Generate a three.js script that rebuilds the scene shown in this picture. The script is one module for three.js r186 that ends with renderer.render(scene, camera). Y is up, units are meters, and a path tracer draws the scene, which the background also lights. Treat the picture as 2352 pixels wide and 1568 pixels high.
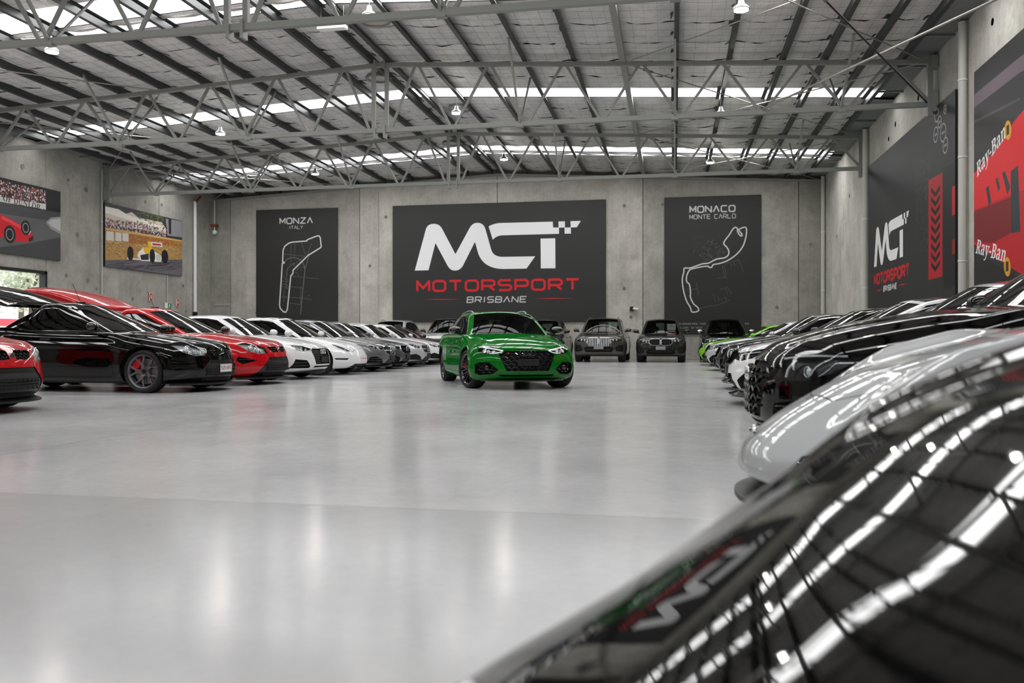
import * as THREE from 'three';
import { mergeGeometries, mergeVertices, toCreasedNormals } from 'three/addons/utils/BufferGeometryUtils.js';
import { RoundedBoxGeometry } from 'three/addons/geometries/RoundedBoxGeometry.js';
import { RectAreaLightUniformsLib } from 'three/addons/lights/RectAreaLightUniformsLib.js';

// ---------------------------------------------------------------- camera, sky, large lights, exposure
const FOCAL = 1965, EYE = 0.84, YAW = 10.72 * Math.PI / 180;
const scene = new THREE.Scene();
const camera = new THREE.PerspectiveCamera(2 * Math.atan(784 / FOCAL) * 180 / Math.PI, 1.5, 0.05, 400);
camera.position.set(0, EYE, 0);
camera.lookAt(-Math.sin(YAW) * 100, EYE - 0.09, -Math.cos(YAW) * 100);
camera.focus = 15.2;
camera.userData.fStop = 2.0;
scene.add(camera);
const renderer = new THREE.WebGLRenderer({ antialias: true });
renderer.toneMapping = THREE.LinearToneMapping;
renderer.toneMappingExposure = 0.84;
renderer.shadowMap.enabled = true;
scene.background = new THREE.Color(3.2, 3.25, 3.3);
RectAreaLightUniformsLib.init();

// the warehouse: x to the right, depth D = -z away from the camera
const XL = -22.45, XR = 6.4, XM = (XL + XR) / 2, DB = 38.7, DF = -13.5;      // walls
const SLOPE = 0.0545, CHORD = 8.5;                                             // roof pitch, top chord at the ridge
const deckY = (x) => CHORD + 0.29 - SLOPE * Math.abs(x - XM);                  // underside of the roof sheets
// translucent roof strips: [from, to] in depth
const STRIPS = [[-6.6, -5.6], [1.5, 2.5], [9.3, 10.3], [17.25, 18.4], [18.62, 19.05], [25.9, 26.9], [33.9, 34.85], [35.1, 35.55]];
const STRIP_LIGHT = 9.0;
for (const [a, b] of STRIPS) for (const s of [-1, 1]) {
  const half = 13.8, cx = XM + s * (half / 2 + 0.2);
  const l = new THREE.RectAreaLight(0xffffff, STRIP_LIGHT, half, b - a - 0.04);
  l.name = 'skylight_daylight';
  l.position.set(cx, deckY(cx) - 0.05, -(a + b) / 2);
  l.lookAt(cx - s * SLOPE * 0, deckY(cx) - 5, -(a + b) / 2);
  l.rotation.set(-Math.PI / 2, 0, 0);
  l.rotateY(s * SLOPE);
  scene.add(l);
}

// ---------------------------------------------------------------- small tools
const V = (x, y, z) => new THREE.Vector3(x, y, z);
const W = (x, y, D) => new THREE.Vector3(x, y, -D);
let seed = 7;
const rnd = () => { seed = (seed * 1664525 + 1013904223) >>> 0; return seed / 4294967296; };
const rr = (a, b) => a + (b - a) * rnd();
const clamp = (x, a, b) => Math.min(b, Math.max(a, x));
const mix = (a, b, t) => a + (b - a) * t;
const sstep = (a, b, x) => { const t = clamp((x - a) / (b - a), 0, 1); return t * t * (3 - 2 * t); };
const used = new Map();
function numbered(n) { const k = used.get(n) ?? 0; used.set(n, k + 1); return k ? `${n}_${String(k).padStart(3, '0')}` : n; }
function prep(g) { if (g.index) g = g.toNonIndexed(); for (const k of Object.keys(g.attributes)) if (!['position', 'normal', 'uv'].includes(k)) g.deleteAttribute(k); if (!g.attributes.uv) g.setAttribute('uv', new THREE.BufferAttribute(new Float32Array(g.attributes.position.count * 2), 2)); return g; }
const join = (list) => mergeGeometries(list.map(prep));
function mesh(name, geo, mat, parent) { const m = new THREE.Mesh(Array.isArray(geo) ? join(geo) : geo, mat); m.name = name; m.castShadow = m.receiveShadow = true; if (parent) parent.add(m); return m; }
function top(o, label, category, group, kind) { o.name = numbered(o.name); o.userData.label = label; if (category) o.userData.category = category; if (group) o.userData.group = group; if (kind) o.userData.kind = kind; scene.add(o); return o; }
function group(name) { const g = new THREE.Group(); g.name = name; return g; }
const box = (w, h, d, x = 0, y = 0, z = 0) => new THREE.BoxGeometry(w, h, d).translate(x, y, z);
const rbox = (w, h, d, r, x = 0, y = 0, z = 0, s = 2) => new RoundedBoxGeometry(w, h, d, s, r).translate(x, y, z);
function along(g, p, q, roll = 0) { // a geometry made along +y between -0.5 and 0.5 times its length, laid from p to q
  const dir = q.clone().sub(p), m = new THREE.Matrix4(), quat = new THREE.Quaternion().setFromUnitVectors(V(0, 1, 0), dir.clone().normalize());
  if (roll) quat.multiply(new THREE.Quaternion().setFromAxisAngle(V(0, 1, 0), roll));
  m.compose(p.clone().add(q).multiplyScalar(0.5), quat, V(1, 1, 1));
  return g.applyMatrix4(m);
}
const bar = (p, q, a, b = a, roll = 0) => along(new THREE.BoxGeometry(a, p.distanceTo(q), b), p, q, roll);
const rod = (p, q, r, n = 8) => along(new THREE.CylinderGeometry(r, r, p.distanceTo(q), n), p, q);
const disc = (r, h, x, y, z, ax = 'y', n = 24) => { const g = new THREE.CylinderGeometry(r, r, h, n); if (ax === 'x') g.rotateZ(Math.PI / 2); if (ax === 'z') g.rotateX(Math.PI / 2); return g.translate(x, y, z); };
function metreUV(g, k = 1) { // uv in metres, by the dominant axis of each face
  g = g.index ? g.toNonIndexed() : g;
  const p = g.attributes.position, n = g.attributes.normal, uv = new Float32Array(p.count * 2);
  for (let i = 0; i < p.count; i++) {
    const ax = Math.abs(n.getX(i)), ay = Math.abs(n.getY(i)), az = Math.abs(n.getZ(i));
    const [u, v] = ay > ax && ay > az ? [p.getX(i), p.getZ(i)] : ax > az ? [p.getZ(i), p.getY(i)] : [p.getX(i), p.getY(i)];
    uv[2 * i] = u * k; uv[2 * i + 1] = v * k;
  }
  g.setAttribute('uv', new THREE.BufferAttribute(uv, 2));
  return g;
}
// tileable noise
function noiseGrid(n, s) { let q = s >>> 0; const a = new Float32Array(n * n); for (let i = 0; i < a.length; i++) { q = (q * 1664525 + 1013904223) >>> 0; a[i] = q / 4294967296; } return a; }
function tileNoise(size, cells, s) {
  const g = noiseGrid(cells, s), out = new Float32Array(size * size);
  for (let y = 0; y < size; y++) for (let x = 0; x < size; x++) {
    const fx = x / size * cells, fy = y / size * cells, x0 = Math.floor(fx), y0 = Math.floor(fy), tx = fx - x0, ty = fy - y0, sx = tx * tx * (3 - 2 * tx), sy = ty * ty * (3 - 2 * ty);
    const at = (i, j) => g[(j % cells) * cells + (i % cells)];
    out[y * size + x] = mix(mix(at(x0, y0), at(x0 + 1, y0), sx), mix(at(x0, y0 + 1), at(x0 + 1, y0 + 1), sx), sy);
  }
  return out;
}
function fbm(size, list, s) { const out = new Float32Array(size * size); let tot = 0; list.forEach(([c, w], k) => { const n = tileNoise(size, c, s + k * 977); tot += w; for (let i = 0; i < out.length; i++) out[i] += n[i] * w; }); for (let i = 0; i < out.length; i++) out[i] /= tot; return out; }
function dataTex(size, fn, srgb, repeat = 1) {
  const d = new Uint8Array(size * size * 4);
  for (let i = 0; i < size * size; i++) { const c = fn(i, i % size, Math.floor(i / size)); d[4 * i] = clamp(c[0], 0, 255); d[4 * i + 1] = clamp(c[1], 0, 255); d[4 * i + 2] = clamp(c[2], 0, 255); d[4 * i + 3] = 255; }
  const t = new THREE.DataTexture(d, size, size); t.magFilter = THREE.LinearFilter; t.minFilter = THREE.LinearMipmapLinearFilter; t.generateMipmaps = true; t.wrapS = t.wrapT = THREE.RepeatWrapping; t.repeat.set(repeat, repeat);
  if (srgb) t.colorSpace = THREE.SRGBColorSpace; t.needsUpdate = true; return t;
}
function canvasTex(w, h, draw) { const c = document.createElement('canvas'); c.width = w; c.height = h; const g = c.getContext('2d'); draw(g, w, h); const t = new THREE.CanvasTexture(c); t.colorSpace = THREE.SRGBColorSpace; return t; }
const std = (color, roughness = 0.6, metalness = 0, more = {}) => new THREE.MeshStandardMaterial({ color, roughness, metalness, ...more });
const phys = (o) => new THREE.MeshPhysicalMaterial(o);
// ---------------------------------------------------------------- materials of the building
const M = {};
{
  const coarse = fbm(1024, [[3, 3], [7, 3], [17, 2], [45, 1.2]], 11), fine = fbm(1024, [[90, 1], [220, 1], [512, 1]], 23), blot = fbm(1024, [[5, 2], [13, 2], [31, 1]], 91);
  const streak = (() => { const a = fbm(1024, [[60, 1], [130, 1]], 5), o = new Float32Array(1024 * 1024); for (let y = 0; y < 1024; y++) for (let x = 0; x < 1024; x++) o[y * 1024 + x] = a[((y >> 4) % 64) * 1024 + x]; return o; })();
  const concrete = dataTex(1024, (i) => { const v = 168 + (coarse[i] - 0.5) * 58 + (fine[i] - 0.5) * 26 - Math.max(0, blot[i] - 0.6) * 60 + (streak[i] - 0.5) * 12; return [v + 4, v + 2, v - 5]; }, true, 1 / 5.5);
  const cbump = dataTex(1024, (i) => { const v = fine[i] * 255; return [v, v, v]; }, false, 1 / 5.5);
  M.concrete = std(0xffffff, 0.9, 0, { map: concrete, bumpMap: cbump, bumpScale: 0.004 });
  const fl = dataTex(1024, (i) => { const v = 202 + (coarse[i] - 0.5) * 16 + (fine[i] - 0.5) * 8; return [v, v, v + 1]; }, true, 1 / 4.5);
  const flr = dataTex(1024, (i) => { const v = 46 + (coarse[i] - 0.5) * 26 + (fine[i] - 0.5) * 16; return [v, v, v]; }, false, 1 / 4.5);
  const flr2 = dataTex(1024, (i) => { const v = 41 + (coarse[i] - 0.5) * 10 + (fine[i] - 0.5) * 26; return [v, v, v]; }, false, 1 / 1.3);
  const flb = dataTex(1024, (i) => { const v = fine[i] * 255; return [v, v, v]; }, false, 1 / 0.7);
  M.floor = phys({ color: 0xffffff, map: fl, roughnessMap: flr, roughness: 1, metalness: 0, specularIntensity: 1, ior: 1.55 });
  M.floor2 = phys({ color: 0xf0f0f0, map: fl, roughnessMap: flr2, roughness: 1, metalness: 0, bumpMap: flb, bumpScale: 0.00012, ior: 1.6 });
  const quilt = dataTex(1024, (i, x, y) => { const v = 208 + (coarse[i] - 0.5) * 44 + (fine[i] - 0.5) * 40 + Math.sin(y / 1024 * Math.PI * 2 * 26) * 7; return [v, v - 1, v - 3]; }, true, 1 / 2.4);
  const quiltB = dataTex(1024, (i, x, y) => { const v = 128 + Math.sin(y / 1024 * Math.PI * 2 * 26) * 60 + (fine[i] - 0.5) * 60; return [v, v, v]; }, false, 1 / 2.4);
  M.blanket = std(0xffffff, 0.55, 0, { map: quilt, bumpMap: quiltB, bumpScale: 0.012, side: THREE.DoubleSide });
}
M.steel = std(0x8b8d89, 0.55, 0.1);
M.purlin = std(0x3c3f3e, 0.5, 0.3);
M.galv = std(0x8d918f, 0.45, 0.5);
M.rodMetal = std(0x9d9a94, 0.5, 0.4);
M.darkRod = std(0x2b2b2b, 0.6, 0.2);
M.sheet = std(0x4c4f4e, 0.6, 0.3);
M.wire = std(0x3a3c3b, 0.6, 0.4);
M.pipe = std(0xc3c3bb, 0.5);
M.white = std(0xe6e6e4, 0.5);
M.black = std(0x0b0b0b, 0.5);
M.rust = std(0x7a3a20, 0.8);
M.seal = std(0x77756f, 0.9);
M.skylight = std(0xf2f4f4, 0.6, 0, { emissive: new THREE.Color(1, 1, 1), emissiveIntensity: 2.2 });
M.bulb = std(0xffffff, 0.4, 0, { emissive: new THREE.Color(1, 0.99, 0.95), emissiveIntensity: 6 });

// ---------------------------------------------------------------- floor: slabs with sawn joints
{
  const f = mesh('floor', metreUV(box(XR - XL + 0.4, 0.1, DB - DF + 0.4, XM, -0.09, -(DB + DF) / 2)), std(0x3c3c3c, 0.9));
  top(f, 'polished pale grey concrete floor of the warehouse', null, null, 'structure');
  const xs = [XL, -18.2, -11.53, -4.86, 1.81, XR], ds = [DF, -9.2, -2.55, 4.12, 10.82, 17.5, 24.2, 30.9, DB], gap = 0.006;
  for (let j = 0; j + 1 < ds.length; j++) for (let i = 0; i + 1 < xs.length; i++) {
    const w = xs[i + 1] - xs[i] - gap, d = ds[j + 1] - ds[j] - gap, lift = ((i * 7 + j * 5) % 3) * 0.0004;
    mesh('slab', metreUV(box(w, 0.04, d, (xs[i] + xs[i + 1]) / 2, -0.0205 + lift, -(ds[j] + ds[j + 1]) / 2)), ds[j + 1] < 4.5 ? M.floor2 : M.floor, f);
  }
}
// ---------------------------------------------------------------- walls of tilt-up concrete panels
const eaveY = deckY(XR) - 0.02;
const tints = new Map(); // each cast panel has its own tone
function tinted(t) { if (!tints.has(t)) { const m = M.concrete.clone(); m.color.setRGB(t, t * 0.99, t * 0.975); tints.set(t, m); } return tints.get(t); }
function panel(parent, pts, thick, place, tint = 0.85) { // pts: outline in the wall's plane, place: turns the extrusion into the wall
  const sh = new THREE.Shape(pts.map((p) => new THREE.Vector2(p[0], p[1])));
  const g = new THREE.ExtrudeGeometry(sh, { depth: thick - 0.02, bevelEnabled: true, bevelThickness: 0.01, bevelSize: 0.01, bevelOffset: -0.01, bevelSegments: 1 });
  place(g); return mesh('concrete_panel', metreUV(g), tinted(tint), parent);
}
function plug(parent, x, y, z, ax, r = 0.07) { mesh('tie_plug', disc(r, 0.012, x, y, z, ax, 14), M.seal, parent); }
{ // back
  const w = group('wall_back'); top(w, 'grey concrete panel wall at the far end behind the sign boards', null, null, 'structure');
  const cuts = [XL - 0.2, -21.4, -14.72, XM, -1.37, 5.3, XR + 0.2], g = 0.012;
  for (let i = 0; i + 1 < cuts.length; i++) {
    const a = cuts[i] + g, b = cuts[i + 1] - g, pts = [[a, 0], [b, 0], [b, deckY(b) - 0.24]];
    pts.push([a, deckY(a) - 0.24]);
    panel(w, pts, 0.2, (q) => q.translate(0, 0, -DB - 0.2), [0.75, 0.98, 1.25, 1.15, 0.92, 0.75][i]);
  }
  mesh('wall_backing', box(XR - XL + 0.8, 9, 0.1, XM, 4.4, -DB - 0.26), M.seal, w);
  for (const [x, y] of [[-15.9, 6.9], [-15.9, 2.4], [-13.4, 6.7], [-14.2, 4.4], [-2.2, 6.9], [-2.2, 3.2], [-0.5, 6.9], [5.8, 5.0], [-18.7, 6.9], [-20, 2.2], [4.4, 2.3], [-1.9, 1.9]]) plug(w, x, y, -DB + 0.004, 'z');
  mesh('rail_angle', [bar(W(XL, deckY(XL) - 0.3, DB - 0.06), W(XM, deckY(XM) - 0.3, DB - 0.06), 0.1), bar(W(XM, deckY(XM) - 0.3, DB - 0.06), W(XR, deckY(XR) - 0.3, DB - 0.06), 0.1)], M.steel, w);
}
const WIN = { d0: 19.4, d1: 27.45, y1: 3.36, y0: 0.9 };
{ // left, with an opening
  const w = group('wall_left'); top(w, 'grey concrete panel wall on the left with a wide window', null, null, 'structure');
  const cuts = [DF - 0.2, -6.5, 0.2, 6.9, 13.6, WIN.d0, WIN.d1, 30.42, 36.6, DB], g = 0.012;
  const side = (q) => q.rotateY(Math.PI / 2).translate(XL - 0.2, 0, 0);
  for (let i = 0; i + 1 < cuts.length; i++) {
    const a = cuts[i] + g, b = cuts[i + 1] - g;
    const rect = (y0, y1) => panel(w, [[a, y0], [b, y0], [b, y1], [a, y1]], 0.2, side);
    if (cuts[i] === WIN.d0) { rect(0, WIN.y0); rect(WIN.y1, eaveY); } else rect(0, eaveY);
  }
  mesh('wall_backing', [box(0.1, 9, WIN.d0 - DF + 0.4, XL - 0.26, 4.4, -(WIN.d0 + DF - 0.4) / 2), box(0.1, 9, DB - WIN.d1, XL - 0.26, 4.4, -(WIN.d1 + DB) / 2), box(0.1, 5, WIN.d1 - WIN.d0, XL - 0.26, WIN.y1 + 2.5, -(WIN.d0 + WIN.d1) / 2), box(0.1, WIN.y0, WIN.d1 - WIN.d0, XL - 0.26, WIN.y0 / 2, -(WIN.d0 + WIN.d1) / 2)], M.seal, w);
  for (const [d, y] of [[28.6, 6.9], [29.6, 6.7], [28.5, 3.3], [29.7, 3.2], [30.2, 2.9], [31.6, 6.85], [33.4, 6.85], [36.3, 3.4], [36.5, 2.2], [29.1, 4.9], [26.3, 6.95], [32.5, 2.6], [30.0, 2.0], [34.6, 6.9], [28.0, 2.2]]) plug(w, XL + 0.004, y, -d, 'x', rr(0.05, 0.09));
}
{ // right
  const w = group('wall_right'); top(w, 'grey concrete panel wall on the right behind the dark murals', null, null, 'structure');
  const cuts = [DF - 0.2, -6.5, 0.2, 6.9, 13.6, 20.55, 30.3, 34.6, DB], g = 0.012;
  for (let i = 0; i + 1 < cuts.length; i++) {
    const a = cuts[i] + g, b = cuts[i + 1] - g;
    panel(w, [[a, 0], [b, 0], [b, eaveY], [a, eaveY]], 0.2, (q) => q.rotateY(Math.PI / 2).translate(XR, 0, 0), [0.9, 0.9, 0.9, 0.9, 1.2, 1.1, 1.35, 1.35][i]);
  }
  mesh('wall_backing', box(0.1, 9, DB - DF + 0.6, XR + 0.26, 4.4, -(DB + DF) / 2), M.seal, w);
  for (const [d, y] of [[19.0, 7.35], [17.2, 7.3], [26.8, 7.2], [24.4, 7.3], [27.6, 6.95], [33.5, 6.2], [36, 5]]) plug(w, XR - 0.004, y, -d, 'x', 0.08);
}
{ // front, behind the camera
  const w = group('wall_front'); top(w, 'concrete end wall behind the camera', null, null, 'structure');
  for (let i = 0; i < 4; i++) { const a = XL - 0.2 + i * 7.3 + 0.01, b = a + 7.28; panel(w, [[a, 0], [b, 0], [b, deckY(b) - 0.1], [a, deckY(a) - 0.1]], 0.2, (q) => q.translate(0, 0, -DF)); }
  mesh('wall_backing', box(XR - XL + 0.8, 9, 0.1, XM, 4.4, -DF + 0.26), M.seal, w);
}
{ // the window
  const w = group('window_1'); top(w, 'wide black framed window low in the left wall', null, null, 'structure');
  const { d0, d1, y0, y1 } = WIN, x = XL - 0.08;
  const fr = [box(0.24, 0.1, d1 - d0, x, y1 - 0.05, -(d0 + d1) / 2), box(0.24, 0.08, d1 - d0, x, y0 + 0.04, -(d0 + d1) / 2)];
  for (const d of [d0 + 0.05, d1 - 0.05]) fr.push(box(0.24, y1 - y0, 0.1, x, (y0 + y1) / 2, -d));
  mesh('window_frame', fr, M.black, w);
  mesh('mullion', box(0.07, y1 - y0, 0.06, x - 0.04, (y0 + y1) / 2, -(d1 - 2.35)), M.white, w);
  mesh('mullion', box(0.07, y1 - y0, 0.06, x - 0.04, (y0 + y1) / 2, -(d1 - 5.0)), M.white, w);
  for (const [a, b] of [[d0 + 0.1, d1 - 5.03], [d1 - 4.97, d1 - 2.38], [d1 - 2.32, d1 - 0.1]]) mesh('pane', box(0.008, y1 - y0 - 0.18, b - a, x - 0.02, (y0 + y1) / 2, -(a + b) / 2), phys({ color: 0xffffff, roughness: 0.02, transmission: 1, thickness: 0, ior: 1.45 }), w);
}
// ---------------------------------------------------------------- outside the window
{
  const g = mesh('ground', box(60, 0.1, 70, XL - 30.4, -0.12, -25), std(0x9b978c, 0.95)); top(g, 'pale paved yard outside the window', null, null, 'structure');
  const leaf = phys({ color: 0xc9d2bd, roughness: 1, transmission: 0.35, thickness: 0, side: THREE.DoubleSide }), bark = std(0x6a5d4c, 0.9);
  const spots = [[-33.5, 39.8, 6.5, 'broad pale green tree seen through the window, nearest its right edge'], [-39, 45.5, 8, 'tall green tree far outside the right end of the window'], [-37.5, 40.2, 5, 'smaller tree outside the window beside the red hoarding'], [-42, 51.5, 9, 'tall green tree outside behind the middle of the window']];
  for (const [x, d, h, label] of spots) {
    const t = group('tree'); t.position.set(x, -0.07, -d); top(t, label, 'tree', 'trees outside the window');
    mesh('trunk', [rod(V(0, 0, 0), V(0.1, h * 0.5, 0), 0.16, 8), rod(V(0.1, h * 0.45, 0), V(0.9, h * 0.8, 0.4), 0.08, 6), rod(V(0.1, h * 0.45, 0), V(-0.8, h * 0.8, -0.5), 0.08, 6)], bark, t);
    const ls = [], one = new THREE.PlaneGeometry(0.22, 0.13);
    for (let i = 0; i < 900; i++) { const a = rr(0, 6.283), u = rr(-1, 1), q = Math.cbrt(rnd()) * (0.75 + 0.25 * Math.sin(a * 3 + u * 4)), s = Math.sqrt(1 - u * u); ls.push(one.clone().rotateX(rr(-1.4, 1.4)).rotateY(rr(0, 6.28)).translate(Math.cos(a) * s * q * h * 0.34, h * 0.66 + u * q * h * 0.34, Math.sin(a) * s * q * h * 0.34)); }
    const fo = mesh('foliage', ls, leaf, t); fo.userData.kind = 'stuff';
  }
  const hb = group('hoarding'); top(hb, 'long red hoarding board outside the window', 'hoarding');
  mesh('board', box(0.06, 1.0, 18, -33, 1.45, -31), std(0xee5468, 0.6), hb);
  for (let i = 0; i < 7; i++) mesh('post', box(0.09, 2.0, 0.09, -33.08, 0.93, -(22.5 + i * 2.8)), M.white, hb);
}
// ---------------------------------------------------------------- roof
const PURX = []; // purlin positions along x
for (const s of [-1, 1]) { for (const k of [0.2, 1.34, 2.68, 4.02, 5.36, 8.04, 9.38, 10.72, 11.75, 12.75, 13.6]) PURX.push(XM + s * k); }
PURX.sort((a, b) => a - b);
const STRUT = [XM + 6.7]; PURX.push(XM - 6.7); PURX.sort((a, b) => a - b);
{
  const roof = group('ceiling'); top(roof, 'shallow gable warehouse roof with foil insulation, steel purlins and skylight strips', null, null, 'structure');
  // roof sheets between the skylight strips
  const solid = []; let at = DF - 0.2; for (const [a, b] of STRIPS) { solid.push([at, a]); at = b; } solid.push([at, DB + 0.3]);
  for (const [a, b] of solid) for (const s of [-1, 1]) {
    const x1 = XM + s * 14.9, p = W(XM, deckY(XM) + 0.05, (a + b) / 2), q = W(x1, deckY(x1) + 0.05, (a + b) / 2);
    mesh('roof_sheet', bar(p, q, 0.06, b - a + 0.02), M.sheet, roof);
  }
  for (const s of [-1, 1]) { const x0 = XM + s * 14.02, x1 = XM + s * 14.9; for (const [a, b] of STRIPS) mesh('roof_sheet', bar(W(x0, deckY(x0) + 0.05, (a + b) / 2), W(x1, deckY(x1) + 0.05, (a + b) / 2), 0.06, b - a + 0.06), M.sheet, roof); }
  mesh('ridge_cap', box(0.5, 0.05, DB - DF, XM, deckY(XM) + 0.1, -(DB + DF) / 2), M.sheet, roof);
  // purlins: lipped channels
  for (const x of PURX) {
    const s = Math.sign(x - XM), y = deckY(x) - 0.11, L = DB - DF, z = -(DB + DF) / 2;
    mesh('purlin', [box(0.014, 0.2, L, x, y, z), box(0.105, 0.01, L, x + s * 0.049, y - 0.1, z), box(0.105, 0.01, L, x - s * 0.049, y + 0.1, z), box(0.01, 0.026, L, x + s * 0.1, y - 0.088, z)], M.purlin, roof);
  }
  for (const x of STRUT) mesh('strut_beam', box(0.15, 0.15, DB - DF, x, deckY(x) - 0.2, -(DB + DF) / 2), M.steel, roof);
  // insulation blankets, sagging between the purlins
  const pieces = []; for (const [a, b] of solid) { const n = Math.max(1, Math.round((b - a) / 1.26)); for (let i = 0; i < n; i++) pieces.push([mix(a, b, i / n), mix(a, b, (i + 1) / n)]); }
  const lines = [...PURX, ...STRUT].sort((p, q) => p - q);
  for (const [a, b] of pieces) for (const s of [-1, 1]) {
    const end = s < 0 ? 13.72 : 13.66, NX = 96, ND = 5, pos = [], uv = [], idx = [], ph = rr(0, 9), open = [a, b].map((e) => !STRIPS.some(([p, q]) => Math.abs(p - e) < 1e-6 || Math.abs(q - e) < 1e-6)), lo = open[0] ? rr(0.002, 0.014) : 0, hi = open[1] ? rr(0.002, 0.014) : 0;
    for (let j = 0; j <= ND; j++) for (let i = 0; i <= NX; i++) {
      const x = XM + s * (end * i / NX + 0.01), near = Math.min(...lines.map((l) => Math.abs(l - x)));
      const clean = (j === 0 && !open[0]) || (j === ND && !open[1]), edge = (j === 0 || j === ND) && !clean, jag = edge ? (Math.sin(i * 1.7 + ph) * 0.5 + rnd() - 0.5) * 0.016 + (rnd() < 0.05 ? 0.03 : 0) : 0;
      let d = mix(a, b, j / ND); d += j === 0 ? lo + jag : j === ND ? -hi - jag : 0;
      const sag = clean ? 0 : 0.055 * sstep(0, 0.55, near) + (edge ? rr(0.004, 0.03) : 0.018) + 0.01 * Math.sin(i * 0.9 + j * 1.3 + ph);
      pos.push(x, deckY(x) - 0.005 - sag, -d); uv.push(x, d);
    }
    for (let j = 0; j < ND; j++) for (let i = 0; i < NX; i++) { const p = j * (NX + 1) + i, q = p + NX + 1; s > 0 ? idx.push(p, q, p + 1, p + 1, q, q + 1) : idx.push(p, p + 1, q, p + 1, q + 1, q); }
    const g = new THREE.BufferGeometry(); g.setAttribute('position', new THREE.Float32BufferAttribute(pos, 3)); g.setAttribute('uv', new THREE.Float32BufferAttribute(uv, 2)); g.setIndex(idx); g.computeVertexNormals();
    mesh('insulation_blanket', g, M.blanket, roof);
  }
  // safety mesh below the blankets
  const ws = [];
  for (const s of [-1, 1]) {
    for (let k = 0.15; k < 13.5; k += 0.3) { const x = XM + s * k; for (const [a, b] of solid) ws.push(box(0.0028, 0.0028, b - a, x, deckY(x) - 0.085, -(a + b) / 2)); }
    for (const [a, b] of solid) for (let d = a + 0.1; d < b; d += 0.42) { const x = XM + s * 13.6; ws.push(bar(W(XM, deckY(XM) - 0.085, d), W(x, deckY(x) - 0.085, d), 0.0028)); }
  }
  const wm = mesh('safety_mesh', ws, M.wire, roof); wm.userData.kind = 'stuff';
  // translucent panels, one for each bay between purlins
  const edges = [XM - 14.02, ...PURX.filter((x) => Math.abs(x - XM) > 1), ...STRUT, XM, XM + 14.02].sort((p, q) => p - q);
  for (const [a, b] of STRIPS) for (let i = 0; i + 1 < edges.length; i++) {
    const x0 = edges[i] + 0.002, x1 = edges[i + 1] - 0.002;
    mesh('skylight_panel', bar(W(x0, deckY(x0) + 0.02, (a + b) / 2), W(x1, deckY(x1) + 0.02, (a + b) / 2), 0.008, b - a), M.skylight, roof);
  }
  // bare corrugated eaves beyond the last purlin
  const bays = []; for (const [a, b] of solid) { const n = Math.max(1, Math.round((b - a) / 2.6)); for (let i = 0; i < n; i++) bays.push([mix(a, b, i / n), mix(a, b, (i + 1) / n)]); }
  for (const s of [-1, 1]) for (const [d0, d1] of bays) {
    const n = Math.max(8, Math.round((d1 - d0) / 0.0125)), pos = [], idx = [], xa = XM + s * 13.66, xb = XM + s * 14.5;
    for (let i = 0; i <= n; i++) { const d = mix(d0, d1, i / n), h = 0.014 * Math.sin(i / 8 * Math.PI * 2); for (const x of [xa, xb]) pos.push(x, deckY(x) - 0.06 + h, -d); }
    for (let i = 0; i < n; i++) { const p = 2 * i; s > 0 ? idx.push(p, p + 2, p + 1, p + 1, p + 2, p + 3) : idx.push(p, p + 1, p + 2, p + 1, p + 3, p + 2); }
    const g = new THREE.BufferGeometry(); g.setAttribute('position', new THREE.Float32BufferAttribute(pos, 3)); g.setIndex(idx); g.computeVertexNormals(); g.setAttribute('uv', new THREE.Float32BufferAttribute(new Float32Array(pos.length / 3 * 2), 2));
    mesh('eave_sheet', g, std(0x7d807f, 0.5, 0.3, { side: THREE.DoubleSide }), roof);
    mesh('eave_rail', bar(W(xa, deckY(xa) - 0.1, d1 + 0.02), W(xb, deckY(xb) - 0.1, d1 + 0.02), 0.05), M.galv, roof);
  }
  for (const s of [-1, 1]) mesh('eave_purlin', box(0.09, 0.17, DB - DF, XM + s * 13.66, deckY(XM + s * 13.66) - 0.095, -(DB + DF) / 2), M.purlin, roof);
}
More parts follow.
